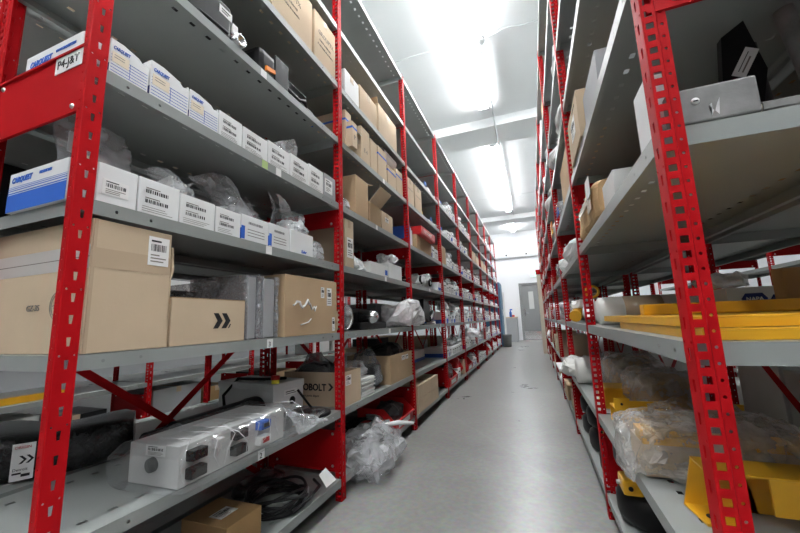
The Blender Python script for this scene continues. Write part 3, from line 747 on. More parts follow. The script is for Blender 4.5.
for q, (ua, ub, lb) in enumerate(((246.5, 261, 'grey flat panel in bubble wrap just beyond the chevron box'), (262.5, 279, 'grey flat panel in bubble wrap leaning against the brown box with loose tape'))):
    ya, yb = span(ua, ub, 2); t = thing('bubble_wrapped_sheet', lb, 'panel', (XF, ya, LV[2])); w = yb - ya; hh = (.245, .245)[q]
    MB().box(-.30, .006, .004, -.012, w - .02, hh, 'greybox', bev=.004).build('panel', t)
    mb = MB(); rows = [[Vector((-.005 - .006 * math.sin(z * 1.3 + q), w - .018 + .012 * a, .004 + hh * z / 8)) for a in (0, .5, 1, 1.3)] for z in range(9)]
    mb.grid(rows, 'bubble'); mb.box(-.31, .001, .0, -.002, .003, hh + .006, 'bubble'); mb.box(-.31, w - .016, 0, -.004, w - .002, hh + .012, 'bubble', bev=.004); mb.build('bubble_wrap', t)
t = thing('spray_can', 'small white and yellow can behind the chevron box', 'can', (XF - .22, span(171, 176, 2)[0] + .04, LV[2]))
MB().lathe([(0, 0), (.024, 0), (.024, .12)], 'yellow', 18).lathe([(.024, .12), (.024, .17), (.02, .18)], 'paper', 18).build('body', t); MB().lathe([(.02, .18), (.014, .195), (.012, .215), (0, .215)], 'redplastic', 14).build('cap', t)
y0, y1 = span(283, 336, 2); w = y1 - y0; h = top(274, 283, 2)
br = carton('brown cardboard box with loose tape beside the second left post', (XF + .006, y0, LV[2]), (.34, w, h), 'kraft', tape=False); br.rotation_euler.z = 0; sz = (.34, w, h)
shipping_label(br, 'F', sz, w - .10, h * .52, w - .055, h * .86); shipping_label(br, 'F', sz, w - .155, h * .66, w - .125, h * .86); shipping_label(br, 'F', sz, w - .05, h * .04, w - .025, h * .30)
mb = MB(); rnd = random.Random(4)
pts = [Vector((.004 + .01 * rnd.random(), w * .12 + w * .40 * i / 14, h * (.5 + .16 * math.sin(i * .9) * rnd.random()))) for i in range(15)]
mb.tube(pts, [.003 + .004 * rnd.random() for _ in pts], 'film_milk', 5); mb.tube([(.003, w * .26, h * .18), (.012, w * .36, h * .22), (.004, w * .44, h * .28)], .003, 'paper', 5); mb.build('loose_tape', br)
flap(br, sz, 'Y', .10, 90, 'kraft_lt')  # replaced below by an outward side flap
fl = [c for c in br.children if c.name.startswith('flap')][0]
fl.data.clear_geometry(); m2 = MB(); m2.poly([(0, w, .01), (-.02, w + .055, .03), (-.02, w + .06, h * .45), (0, w, h * .42)], 'kraft_lt').poly([(-.003, w, h * .42), (-.023, w + .06, h * .45), (-.023, w + .055, .03), (-.003, w, .01)], 'flute'); me = m2.mesh('flap'); fl.data = me
# second shelf: wrapped black parcel, bagged controller, grey enclosure
t = thing('wrapped_parcel', 'long parcel in black bubble wrap lying behind the nearest left post', 'parcel', (XL - .632, .545, LV[1] + .0005), math.atan2(-.20, .30))
mb = MB(); rows = []
for i in range(19):
    a = i / 18; rows.append([])
    for j in range(28):
        th = 2 * PI * j / 28; f = lambda v: math.copysign(abs(v) ** .42, v)
        s = .8 if i in (0, 18) else 1
        p = Vector((-.15 + f(math.cos(th)) * .15 * s, -.12 + .56 * a, .07 + f(math.sin(th)) * .07 * s + .012 * math.sin(a * 7))); p += crumple(p, 9, 9, .008); p.z = max(p.z, .0006); rows[-1].append(p)
mb.grid(rows, 'blkfilm', True, True); mb.poly(rows[0][::-1], 'blkfilm'); mb.poly(rows[-1], 'blkfilm'); mb.build('wrap', t)
lab = MB().box(.010, .14, .012, .0116, .192, .120, 'paper').build('shipping_label', t)
lp = MB(); T = Matrix(((0, 0, 1, .0117), (1, 0, 0, .157), (0, 1, 0, .06), (0, 0, 0, 1)))
for s in (0, .016): lp.prism([(s, 0), (s + .007, 0), (s + .018, .012), (s + .007, .024), (s, .024), (s + .011, .012)], 0, .0006, 'ink', T)
lp.box(.0117, .145, .03, .0123, .165, .035, 'ink').box(.0117, .165, .022, .0123, .185, .03, 'ink').build('printed_chevron', lab)
text('ORIGIN', .011, 'redplastic', lab, (.0118, .145, .105), (0, 1, 0), (0, 0, 1)); text('Detroit', .011, 'ink', lab, (.0118, .145, .04), (0, 1, 0), (0, 0, 1))
for q, (xx, r_, lb) in enumerate(((-.315, .056, 'black tube lying behind the bagged control box, nearer of two'), (-.412, .038, 'black tube lying behind the bagged control box, farther of two'))):
    t = thing('black_tube', lb, 'tube', (XL + xx, 1.0 - .04 * q, LV[1] + .004)); MB().tube([(.02, 0, r_), (0, .44, r_)], r_, 'black', 20).build('tube', t); MB().tube([(0, .38, r_), (0, .43, r_)], r_ + .002, 'rubber', 20).build('end_band', t)
# bagged controller
P0_, P1_ = at(123, 489, 'z', LV[1]), at(181, 489, 'z', LV[1])
cx, cy = XL + .002, .79; lx, ly, hz = .205, .48, .118
t = thing('bagged_controller', 'grey control box with plug sockets in a clear bag, front of the second shelf', 'control box', (cx, cy, LV[1]), 0)
t.rotation_euler.z = .03
MB().box(-lx, 0, .001, 0, ly, hz, 'alu', bev=.003).build('enclosure', t); sz = (lx, ly, hz)
MB().lathe([(0, .012), (.02, .012), (.021, 0)], 'black', 20, Matrix.Translation((-lx * .50, 0, hz * .52)) @ Matrix.Rotation(PI / 2, 4, 'X')).build('knob', t)
shipping_label(t, 'N', sz, .07, hz * .72, .15, hz * .98, name='sticker')
for q, (yy, zz, kk) in enumerate(((.05, .085, 'black'), (.05, .035, 'black'), (.13, .09, 'alu'), (.22, .09, 'dark_steel'), (.22, .040, 'black'), (.34, .088, 'blue'), (.34, .035, 'white'))):
    m3 = MB(); plug_block(m3, (.012, yy, zz), (.03, .055 if q != 2 else .03, .030), kk)
    if kk == 'white': plug_block(m3, (.026, yy, zz), (.006, .035, .016), 'redplastic', .001)
    if kk == 'blue': plug_block(m3, (.028, yy, zz), (.006, .03, .014), 'dark_steel', .001)
    m3.build('plug_socket', t)
mb = MB(); rows = []
for i in range(23):
    a = i / 22; row = []
    for j in range(32):
        th = 2 * PI * j / 32; f = lambda v: math.copysign(abs(v) ** .32, v); s = 1.0
        if i == 0: s = .75
        if i > 16: s = 1 - .14 * (i - 16)
        p = Vector((-lx / 2 + .012 + f(math.cos(th)) * (lx / 2 + .038), -.045 + (ly + .27) * a, hz * .52 + f(math.sin(th)) * (hz * .52 + .012)))
        if i > 16: p.z = .02 + (p.z - .02) * max(.14, s); p.x *= 1 + .05 * (i - 16); p.z += .004 * (i - 16)
        if i == 0: p.z = .04 + (p.z - .04) * .7; p.y += .0
        e = crumple(p, 13, 13, .006); p += e; p.z = max(p.z, .0012); row.append(p)
    rows.append(row)
mb.grid(rows, 'film_thin', False, True); mb.poly(rows[0][::-1], 'film_thin'); mb.build('poly_bag', t)
MB().box(-.15, .17, hz + .002, -.06, .27, hz + .003, 'paper').build('packing_slip', t)
mb = MB(); rnd = random.Random(8)  # thin milky strands stand in for white highlights along the bag's folds
for q in range(9):
    y0_ = .02 + .055 * q + rnd.uniform(0, .03); zz = [.118, .122, .10, .06, .02]; xx = [-.06 - rnd.random() * .06, .012, .048, .050, .046]
    mb.tube([(xx[i], y0_ + rnd.uniform(-.012, .03) + .02 * i * (q % 3 - 1), zz[i] + .012) for i in range(5)], [.0006, .0016, .0013, .0015, .0006], 'film_milk', 4)
mb.build('fold_highlight', t)
mb = MB(); rows = [[Vector((-.11 + .17 * j / 8 + .03 * v, ly + .02 + .20 * v, .012 + (.10 - .085 * v) * math.sin(PI * min(1, .15 + j / 9)) + .008 * math.sin(j * 2.1 + v * 5))) for j in range(9)] for v in (0, .2, .4, .6, .8, 1)]
mb.grid(rows, 'film', False); mb.build('bag_end', t)
# grey enclosure with stack light
t = thing('control_cabinet', 'light grey enclosure with black grommet and yellow-red button on the second shelf', 'control box', (-1.235, 1.462, LV[1] + .021)); t.rotation_euler.z = -.136
MB().box(-.42, 0, 0, 0, .205, .142, 'ctrl', bev=.003).build('enclosure', t); MB().box(-.424, -.004, .112, .004, .209, .147, 'ctrl', bev=.003).build('lid', t); sz = (.42, .17, .13)
MB().lathe([(0, .004), (.018, .004), (.02, 0)], 'black', 20, Matrix.Translation((.001, .125, .05)) @ Matrix.Rotation(PI / 2, 4, 'Y')).build('grommet', t)
MB().box(.0002, .07, .078, .001, .16, .108, 'paper').box(.0008, .08, .095, .0014, .14, .099, 'ink').box(.0008, .08, .086, .0014, .15, .089, 'ink').build('sticker', t)
MB().lathe([(.020, .148), (.020, .166)], 'yellow_lt', 16, Matrix.Translation((-.02, .03, 0))).lathe([(.022, .166), (.022, .186), (0, .186)], 'redplastic', 16, Matrix.Translation((-.02, .03, 0))).build('button', t)
MB().tube([(-.32, -.03, -.012), (-.34, -.03, .08), (-.29, .02, .162), (-.15, .07, .157), (-.03, .11, .162)], .008, 'black', 8).build('power_cable', t)
MB().box(-.36, .01, -.02, -.34, .16, 0, 'black').box(-.03, .01, -.02, -.01, .16, 0, 'black').build('foot', t)
t = thing('magnetic_base', 'flat black disc with cable beside the grey enclosure', 'base', (XL - .095, 1.605, LV[1]))
MB().lathe([(0, 0), (.085, 0), (.088, .006), (.084, .016), (.05, .026), (0, .028)], 'rubber', 28).build('disc', t); MB().tube([(0, 0, .02), (-.05, .02, .05), (-.1, .0, .12)], .006, 'black', 8).build('cable', t)
# lowest shelf
cc = at(283, 501, 'z', LV[0] + .02)
coil('coil of black cable with pale strands and white tag on the lowest shelf', (XL - .15, 1.40, LV[0]), .125, .0062, 14, 'rubber', 2, .075, tail=[(.13, -.06, .02), (.142, .05, .025), (.12, .16, .03), (.06, .2, .035)])
cb = [o for o in SC.objects if o.name.startswith('cable_coil')][-1]
mb = MB()
for q in range(3): mb.tube([(.10 * math.cos(a) + .02, .11 * math.sin(a) + .03, .02 + .012 * q) for a in [-.9 + .2 * i for i in range(9)]], .0055, 'silver', 7)
mb.build('pale_strand', cb)
MB().poly([(.13, .14, .085), (.165, .15, .03), (.165, .24, .03), (.13, .20, .095)], 'paper').poly([(.129, .20, .096), (.164, .24, .031), (.164, .15, .031), (.129, .14, .086)], 'paper').build('tag', cb)
bx = carton('closed brown box with paper slip on the lowest shelf, front edge', (XL - .065, 1.04, LV[0]), (.22, .17, .10), 'kraft_dk', tape=False); shipping_label(bx, 'T', (.22, .17, .10), .04, .07, .12, .13, name='paper_slip')
bag('grey bag of black hoses at the back of the lowest shelf', (XL - .26, 1.36, LV[0]), (.16, .28, .06), 61, 'film_grey', 0, content=('rubber', (.9, .9, .9)))
# sixth shelf
ya, yb = span(194, 241, 5); t = thing('black_pump', 'black boxed pump with label and chrome nozzle on the sixth shelf', 'pump', (XF - .01, ya - .02, LV[5])); w = yb - ya + .02
MB().box(-.18, 0, .001, 0, w * .80, .15, 'black', bev=.008).build('housing', t); MB().box(0, .13, .095, .001, .19, .13, 'paper').box(.0008, .14, .115, .0015, .18, .12, 'ink').box(.0008, .14, .105, .0015, .17, .109, 'ink').build('label', t)
MB().box(-.05, w * .80, .001, -.01, w, .11, 'dark_steel', bev=.004).box(-.008, w * .84, .06, .001, w * .95, .10, 'paper').build('bracket', t)
MB().lathe([(.026, 0), (.026, .04), (.018, .04), (.018, .005), (0, .005)], 'chrome', 20, Matrix.Translation((-.012, w * .93, .03)) @ Matrix.Rotation(PI / 2, 4, 'Y')).build('nozzle', t)
MB().tube([(-.005, .05, .03), (.01, .10, .02), (.006, .17, .03)], .006, 'rubber', 7).build('hose', t)
ya, yb = span(254, 318, 5); w = yb - ya; t = thing('plastic_bracket', 'black plastic bracket with two glossy upright plates on the sixth shelf', 'bracket', (XF - .005, ya + .045, LV[5]))
MB().box(-.20, .02, .001, -.03, w * .33, .16, 'black', bev=.03).build('motor', t)
MB().box(-.012, w * .20, .012, -.004, w * .40, .15, 'black', bev=.003).box(-.0035, w * .20, .146, -.003, w * .40, .15, 'chrome').build('plate', t)
MB().box(-.10, w * .30, .135, -.092, w * .96, .185, 'black', bev=.002).box(-.0915, w * .30, .18, -.091, w * .96, .185, 'chrome').build('plate', t)
MB().box(-.15, w * .1, .001, -.02, w * .9, .05, 'black', bev=.012).build('base', t); MB().tube([(-.02, w * .4, .05), (0, w * .55, .02), (-.01, w * .7, .06), (-.05, w * .85, .03)], .009, 'rubber', 7).build('cable', t)
MB().prism([(-.01, 0), (.05, .02), (.045, .035), (-.01, .022)], 0, .01, 'orange', Matrix(((0, 0, 1, -.003), (1, 0, 0, w * .08), (0, 1, 0, .02), (0, 0, 0, 1)))).build('clip', t)
# seventh shelf
for q, (ua, ub, v, lb) in enumerate(((272, 312, -20, 'pale cardboard carton with printed lettering, farther from the second left post, seventh shelf'), (314.5, 335.5, 8, 'pale cardboard carton with printed lettering against the second left post, seventh shelf'))):
    ya, yb = span(ua, ub, 6); w = yb - ya; h = .31; sz = (.34, w, h)
    t = carton(lb, (XF, ya, LV[6]), sz, 'kraft_lt', tape=False)
    ftext(t, 'GROUPTX', 'F', sz, w * .17, h * .60, h * .13, 'greyink', 0, 0, .85); ftext(t, 'PARTS & SERVICE', 'F', sz, w * .22, h * .47, h * .055, 'greyink', 0, 0, .9); ftext(t, 'D 100 MADE IN CANADA', 'F', sz, w * .14, h * .36, h * .05, 'greyink', 0, 0, .9)
    tp = MB(); tp.box(-.341, w * .42, h - .04, .0007, w * .58, h + .0008, 'tape'); tp.build('packing_tape', t)
ya, yb = span(245, 270, 6)
carton('brown carton half cut off beside the lettered cartons, seventh shelf', (XF - .03, ya - .05, LV[6]), (.30, yb - ya + .04, .28), 'kraft')
# ------------------------------------------------------------------ left run, second bay (between the second and third posts)
P2Y = YB[1]
def lbox(label, u0, u1, v, lv, k='kraft', d=.3, inset=F0, open_top=False, tape=True, h=None, lab=None, rz=0):
    y0, y1 = span(u0, u1, lv, 'L', inset); hh = h or top(v, u0, lv, 'L', inset); sz = (d, y1 - y0, hh)
    t = carton(label, (XL - inset, y0, LV[lv]), sz, k, rz, open_top, tape); 
    if lab: shipping_label(t, 'F', sz, *[q * (sz[1] if i % 2 == 0 else sz[2]) for i, q in enumerate(lab)])
    return t, sz
# seventh shelf
lbox('white carton with a tan tape strip beside the second left post, seventh shelf', 345, 359, 68, 6, 'white', .3)
t, sz = lbox('plain tan carton between the white carton and the open carton, seventh shelf', 360, 377, 84, 6, 'kraft_lt', .33)
t, sz = lbox('tall tan carton with a raised flap, last on the seventh shelf, second bay', 379, 397, 107, 6, 'kraft_lt', .33, h=.26)
flap(t, sz, 'N', .05, 100, 'kraft')
# sixth shelf: cartons with blue banding
rng = [(345.5, 351.5, 107, .25, 'tan carton with blue strap right beside the second left post, sixth shelf'), (352.5, 357.3, None, .17, 'tan carton jutting over the shelf edge with blue strap, sixth shelf'),
       (361.5, 370, None, .26, 'plain tan carton beside the jutting one, sixth shelf'), (371, 377.5, None, .24, 'narrow tan carton in the middle of the sixth shelf, second bay'),
       (378.5, 387, None, .25, 'tan carton with blue strap left of the paper roll, sixth shelf'), (388, 396.5, None, .17, 'tan carton with blue strap under the paper roll, sixth shelf'), (397, 403, None, .22, 'tan carton with blue strap at the third left post, sixth shelf')]
for q, (a, b, v, h, lb) in enumerate(rng):
    ins = -.03 if q == 1 else F0
    t, sz = lbox(lb, a, b, v, 5, 'kraft_lt', .34, ins, False, False, h)
    if 'strap' in lb: mb = MB(); z = h * .72; mb.box(-.3405, -.0006, z, .0008, sz[1] + .0006, z + .014, 'blue'); mb.build('strap', t)
    if q in (0, 1, 2): ftext(t, ('B-12', 'P 11', 'E 4')[q], 'F', sz, sz[1] * .3, h * .3, .045, 'greyink')
a, b = span(353, 361, 5); t = thing('paper_sheet', 'crumpled white paper sheets lying on the jutting carton, sixth shelf', 'paper', (XL - .03, a, LV[5] + .172))
MB().poly([(.02, 0, .0), (.03, b - a, .0), (-.05, b - a + .02, .06), (-.06, .01, .09)], 'paper').poly([(-.02, .0, .04), (.0, (b - a) * .6, .015), (-.10, (b - a) * .7, .13), (-.10, .02, .13)], 'paper').poly([(.021, .0, -.002), (-.06, .01, .088), (-.05, b - a + .02, .058), (.03, b - a, -.002)], 'paper').build('sheets', t)
a, b = span(389, 401, 5); t = thing('paper_roll', 'loose white paper roll on the strapped carton by the third left post, sixth shelf', 'paper roll', (XL - .03, a - .02, LV[5] + .234))
mb = MB(); w = b - a
rows = [[Vector((-.06 + .055 * (1 + .0 * i) * math.cos(q * .42 - 1.2), w * i / 4, .0 + .055 + .05 * math.sin(q * .42 - 1.2))) for q in range(17)] for i in range(5)]
mb.grid(rows, 'paper'); mb.grid([[p * 1.0 + Vector((.0, 0, .0015)) for p in r] for r in rows], 'paper'); mb.build('paper', t)
# fifth shelf
t, sz = lbox('tall open tan carton beside the second left post, fifth shelf', 356, 368.5, 178, 4, 'kraft', .36, open_top=True, tape=False, h=.27)
flap(t, sz, 'Y', .09, 165, 'kraft_lt')
t, sz = lbox('open tan carton with a big flap swung out and foil bag, fifth shelf', 369.5, 381, 205, 4, 'kraft', .30, open_top=True, tape=False, h=.15)
flap(t, sz, 'F', .13, 135, 'kraft_lt'); flap(t, sz, 'B', .12, 95, 'kraft_lt')
t, sz = lbox('small tan carton with scribbled marks, farthest on the fifth shelf, second bay', 382, 393, 203, 4, 'kraft_lt', .25, h=.145, lab=(.3, .5, .6, .75))
bag('clear bag with a bent tube between the second left post and tall carton, fifth shelf', (XL - .02, span(345, 355, 4)[0], LV[4]), (.16, span(345, 355, 4)[1] - span(345, 355, 4)[0], .13), 71, 'film', .2, content=('silver', (.6, .6, .6)), pouch=True)
# fourth shelf
t, sz = lbox('tall tan carton with white label beside the second left post, fourth shelf', 345.5, 354, 215, 3, 'kraft_lt', .40, h=.295, lab=(.2, .2, .9, .62))
bag('silver foil bag standing beside the tall carton, fourth shelf', (XL - .02, span(355, 363, 3)[0], LV[3]), (.14, .13, .15), 73, 'silver', .3, pouch=True)
bag('second silver foil bag, slumped, left of the clear tray, fourth shelf', (XL - .03, span(364, 370, 3)[0], LV[3]), (.14, .10, .10), 74, 'silver', .3, pouch=True)
t, sz = lbox('grey-white flat carton with blue spot in the middle of the fourth shelf', 371, 388, 268, 3, 'white2', .28, h=.085, tape=False); mb = MB(); fbox(mb, 'F', sz, sz[1] * .82, sz[2] * .15, sz[1] * .97, sz[2] * .6, 'blue'); mb.build('printed_band', t)
t, sz = lbox('white carton under a drooping bag beside the third left post, fourth shelf', 389, 402, 266, 3, 'white', .3, h=.12, tape=False)
t, sz = lbox('black tray at the back of the fourth shelf, second bay', 372, 386, 266, 3, 'black', .12, inset=.33, h=.12, tape=False)
bag('milky bag drooping over the white carton at the third left post, fourth shelf', (XL + .0, span(391, 403, 3)[0], LV[3] + .126), (.16, .20, .075), 75, 'film_milk', 0, amp=.02)
# third shelf
a, b = span(347, 357, 2); t = thing('metal_duct', 'ribbed silver metal duct lying just beyond the second left post', 'duct', (XL - .20, a + .06, LV[2] + .085))
T = Matrix.Rotation(PI / 2, 4, 'Y') @ Matrix.Rotation(0, 4, 'Z')
prof = [(.072, -.16)] + [(.078 + .006 * (i % 2), -.15 + .3 * i / 24) for i in range(25)] + [(.072, .16), (.066, .15), (.066, -.1)]
MB().lathe(prof, 'chrome', 28, T).build('duct', t)
a, b = span(358, 392, 2); t = thing('hydraulic_motor', 'black machine part with a bright metal snout on the third shelf', 'machine part', (XL - .03, a + .02, LV[2])); w = b - a
MB().box(-.36, .0, 0, -.12, w * .9, .15, 'black', bev=.03).box(-.14, .1, 0, -.02, w * .95, .05, 'rubber', bev=.015).build('housing', t)
MB().lathe([(0, .18), (.03, .17), (.05, .12), (.055, .03), (.06, 0)], 'chrome', 22, Matrix.Translation((-.13, w * .55, .085)) @ Matrix.Rotation(PI / 2, 4, 'Y') @ Matrix.Rotation(.45, 4, 'X')).build('snout', t)
bag('milky bag with a pink card bulging over the third shelf past the third left post', (XL + .07, span(396, 425, 2)[0] + .05, LV[2] + .002), (.26, .55, .21), 81, 'film_milk', 0, content=('pink', (.5, .4, .6)), amp=.035, sq=.6)
# second shelf
y0 = P2Y + .05; y1 = y_of(361, XF, LEV[1]); w = y1 - y0; sz = (.40, w, .185)
t = carton('tan lettered carton full of clear bags, just beyond the second left post, second shelf', (XF, y0, LV[1]), sz, 'kraft_lt', 0, True, False); shipping_label(t, 'F', sz, .02, .11, .085, .165)
ftext(t, 'COBOLT', 'N', sz, .10, .085, .052, 'ink', 0, .03, .9); mb = MB(); T = Matrix(((1, 0, 0, -.40 + .30), (0, 0, 1, -.0008), (0, 1, 0, .085), (0, 0, 0, 1)))
mb.prism([(0, 0), (.014, 0), (.034, .02), (.014, .04), (0, .04), (.018, .02)], 0, .0006, 'ink', T); mb.build('printed_chevron', t); ftext(t, 'auto parts depot', 'N', sz, .12, .05, .018, 'ink')
bag('dark clear bag of parts sticking out of the lettered carton, second shelf', (XF - .10, y0 + .02, LV[1] + .05), (.28, w - .05, .22), 83, 'film_grey', .3, content=('black', (.8, .8, .8)), amp=.025)
a, b = span(362, 376, 1); t = thing('paper_stack', 'stack of white printed booklets beside the lettered carton, second shelf', 'papers', (XF, a, LV[1])); rnd = random.Random(3)
mb = MB()
for q in range(14): o = rnd.uniform(-.006, .006); mb.box(-.22 + o, .0 + o, q * .008, -.005 + o, b - a - .01 + o, q * .008 + .0068, 'paper' if q % 2 else 'white2')
mb.build('booklets', t)
bag('clear bag lying on the booklet stack, second shelf', (XF - .02, a, LV[1] + .114), (.2, b - a, .10), 84, 'film', .3, content=('paper', (.6, .5, .5)), pouch=True)
a, b = span(377, 390, 1); bag('tall grey poly bag with hose, standing between booklets and the open carton', (XF, a, LV[1]), (.24, b - a, .27), 85, 'film_grey', .1, content=('dark_steel', (.6, .8, .6)), pouch=True)
t, sz = lbox('open tan carton with two white labels and black parts inside, second shelf', 391, 414.3, 349, 1, 'kraft', .36, open_top=True, tape=False, h=.205)
for q in (0, 1): shipping_label(t, 'F', sz, sz[1] * (.45 + .16 * q), sz[2] * .72, sz[1] * (.57 + .16 * q), sz[2] * .90, name='label')
a, b = span(391, 416, 1); bag('tangle of black parts with red tips heaped in the two-label carton', (XF - .04, a + .04, LV[1] + .012), (.26, b - a - .09, .27), 86, 'black', 0, amp=.022, name='parts_heap', cat='parts')
# lowest shelf
coil('big coil of black cable in the middle of the lowest shelf, second bay', (XL - .17, P2Y + .60, LV[0]), .15, .011, 10, 'rubber', 6, .10, tail=[(.14, .1, .1), (.17, .0, .05), (.15, -.1, .02)])
cb = [o for o in SC.objects if o.name.startswith('cable_coil') and o.parent is None][-1]
mb = MB()
for q in range(4): mb.tube([((.145 - .008 * q) * math.cos(a), (.15 - .01 * q) * math.sin(a), .09 + .012 * q) for a in [-.3 + .2 * i for i in range(12)]], .006, 'silver', 7)
mb.build('pale_strand', cb)
def red_bin(label, loc, size, group=None, content=None, rz=0):
    t = thing('parts_bin', label, 'bin', loc, rz, group); d, w, h = size; mb = MB(); th = .004; k = 'redplastic'
    mb.box(-d, 0, 0, 0, w, th, k); mb.box(-d, 0, th, -d + th, w, h, k); mb.box(-th, 0, th, 0, w, h * .42, k)
    for y in (0, w - th): mb.prism([(-d, 0), (0, 0), (.012, h * .42), (-d * .28, h), (-d, h)], y, y + th, k, Matrix(((1, 0, 0, 0), (0, 0, 1, 0), (0, 1, 0, 0), (0, 0, 0, 1))))
    mb.box(-.002, -.003, h * .38, .012, w + .003, h * .46, k, bev=.003); mb.build('bin_body', t)
    MB().box(.0, w * .2, h * .1, .001, w * .8, h * .32, 'paper').build('label', t)
    return t
a, b = span(400, 415, 0)
red_bin('red plastic bin with metal scraps near the third left post, lowest shelf, second bay', (XL + .0, y_of(395, XL, LEV[0]), LV[0]), (.30, y_of(413.5, XL, LEV[0]) - y_of(395, XL, LEV[0]), .16))
bag('jumble of dark metal fittings in the red bin at the third left post', (XL - .03, y_of(396.3, XL, LEV[0]), LV[0] + .012), (.22, y_of(412, XL, LEV[0]) - y_of(396.3, XL, LEV[0]), .15), 88, 'dark_steel', 0, amp=.02, name='metal_fittings', cat='parts', nu=22, nv=12)
f = thing('floor_bag', 'large clear bag with white card tag on the floor past the second left post', 'bag', (XL + .14, 1.84, 0))
bag_mesh(MB(), (.30, .56, .25), 90, 'film_thick', 0, (-.16, .28, 0), 34, 18, .045, .75, 1.8).build('film', f)
bag_mesh(MB(), (.18, .36, .10), 92, 'film_milk', 0, (-.18, .28, .004), 24, 12, .03, .7).build('contents', f)
MB().tube([(-.12, .40, .235), (-.05, .47, .235), (.03, .55, .215)], [.012, .016, .01], 'paper', 6).build('tag', f)

# ------------------------------------------------------------------ left run, farther bays
def place_name(bay_i, lv): return f'{SHELF[lv]} shelf, {BAYN[bay_i]} left bay'
PROTO = {}
def proto_box(style):
    """white spare-part cartons of a few kinds, built once and copied along the far shelves"""
    if style in PROTO: return PROTO[style]
    r = random.Random(style); sz = (.28, 1.0, 1.0)
    d, w, h = .28, .11 + .02 * (style % 3), .10 + .015 * (style % 4); sz = (d, w, h)
    o = bpy.data.objects.new('parts_box', None); COL.objects.link(o)
    mb = MB(); box_body(mb, sz, ('white', 'white', 'white2')[style % 3]); mb.build('body', o)
    pr = MB(); q = w * .15
    while q < w * .8: e = q + w * r.choice((.02, .035)); fbox(pr, 'F', sz, q, h * .6, e, h * .72, 'ink'); q = e + w * .035
    for i in range(3): fbox(pr, 'F', sz, w * .12, h * (.2 + .1 * i), w * r.uniform(.5, .9), h * (.225 + .1 * i), 'greyink')
    if style % 2: fbox(pr, 'F', sz, w * .02, h * .05, w * .12, h * .5, 'blue'); fbox(pr, 'N', sz, 0, 0, d, h * .4, 'blue')
    pr.build('printed_label', o); PROTO[style] = (o, sz); return PROTO[style]
ORDN = ['first', 'second', 'third', 'fourth', 'fifth', 'sixth', 'seventh', 'eighth', 'ninth', 'tenth', 'eleventh', 'twelfth']
used_proto = set()
def white_row(bi, lv, a, b, seed=0, bags=1):
    """white cartons along a shelf of a far bay, from fraction a to b of its length, with the odd bag on top"""
    r = random.Random(bi * 31 + lv * 7 + seed); y = YB[bi] + PW + .01 + (L - PW - .02) * a; end = YB[bi] + PW + (L - PW - .02) * b; n = 0; tops = []
    while n < 12:
        o, (d, w, h) = proto_box(r.randrange(6))
        if y + w > end: break
        lab = f'white carton, {ORDN[n]} along on the {place_name(bi, lv)}'
        key = id(o)
        if key in used_proto: c = copy_tree(o)
        else: c = o; used_proto.add(key)
        c.location = (XL - r.uniform(.004, .02), y, LV[lv]); tag(c, lab, 'box', f'white cartons on the {place_name(bi, lv)}')
        tops.append((y, w, h)); y += w + r.choice((.003, .006, .02)); n += 1
    for q in range(min(bags, len(tops))):
        j = (q * 3 + 1 + seed) % len(tops); yy, w, h = tops[j]
        bag(f'crumpled clear bag resting on the cartons, {ORDN[q]} on the {place_name(bi, lv)}', (XL - .01, yy - .03, LV[lv] + h + .012), (.15, w + .08, r.uniform(.07, .13)), bi * 10 + lv + q, r.choice(('film', 'film_milk', 'film')), r.choice((0, .3)), content=('white', (.6, .6, .6)), pouch=True, group=f'bags on the {place_name(bi, lv)}')
def bags_row(bi, lv, a, b, seed=0, n=3, k='film_milk', hs=(.1, .18)):
    r = random.Random(bi * 17 + lv + seed); y = YB[bi] + PW + .02 + (L - PW - .03) * a; e = YB[bi] + PW + (L - PW - .02) * b; w = (e - y) / n
    for q in range(n):
        t = bag(f'white plastic bag of parts, {ORDN[q]} along on the {place_name(bi, lv)}', (XL - .015, y + w * q, LV[lv]), (.22, w * .98, r.uniform(*hs)), bi * 5 + lv * 3 + q, k, r.choice((0, .25, .4)), content=('white', (.6, .6, .5)), pouch=True, group=f'bags along the {place_name(bi, lv)}')
        if q % 2 == 0: MB().box(-.002, w * .4, .03, .004, w * .65, .07, 'blue').build('sticker', t)
def fbay_box(label, bi, lv, a, b, h, k='kraft_lt', d=.32, inset=F0, **kw):
    y0 = YB[bi] + PW + (L - PW) * a; y1 = YB[bi] + PW + (L - PW) * b; sz = (d, y1 - y0, h)
    return carton(label, (XL - inset, y0, LV[lv]), sz, k, **kw), sz
# third bay
bags_row(2, 6, .42, .95, 1, 2)
for q, (a, b) in enumerate(((.005, .18), (.21, .40))):
    t, sz = fbay_box(f'tall pale carton with printed line on the sixth shelf, {("just past", "second past")[q]} the third left post', 2, 5, a, b, .26); mb = MB(); fbox(mb, 'F', sz, sz[1] * .15, .15, sz[1] * .85, .156, 'greyink'); mb.build('printed_text', t)
t = thing('brass_bottle', 'small amber bottle beside the tall pale cartons, sixth shelf', 'bottle', (XL - .06, YB[2] + .60, LV[5])); MB().lathe([(0, 0), (.03, 0), (.03, .06), (.012, .08)], 'yellow', 14).build('body', t); MB().lathe([(.013, .08), (.013, .10), (0, .10)], 'beige', 12).build('cap', t)
bags_row(2, 5, .62, .98, 2, 2, hs=(.07, .11))
t = thing('folder_stack', 'upright blue and white folders just past the third left post, fifth shelf', 'folders', (XL - .01, YB[2] + .06, LV[4]))
for q in range(3): MB().box(-.25, q * .03, 0, 0, q * .03 + .026, .19 - .02 * q, ('blue', 'paper', 'white2')[q], bev=.003).build('folder', t)
t, sz = fbay_box('tan carton under the red trays, fifth shelf, third bay', 2, 4, .20, .66, .15, 'kraft', tape=False); lz = LV[4] + .151
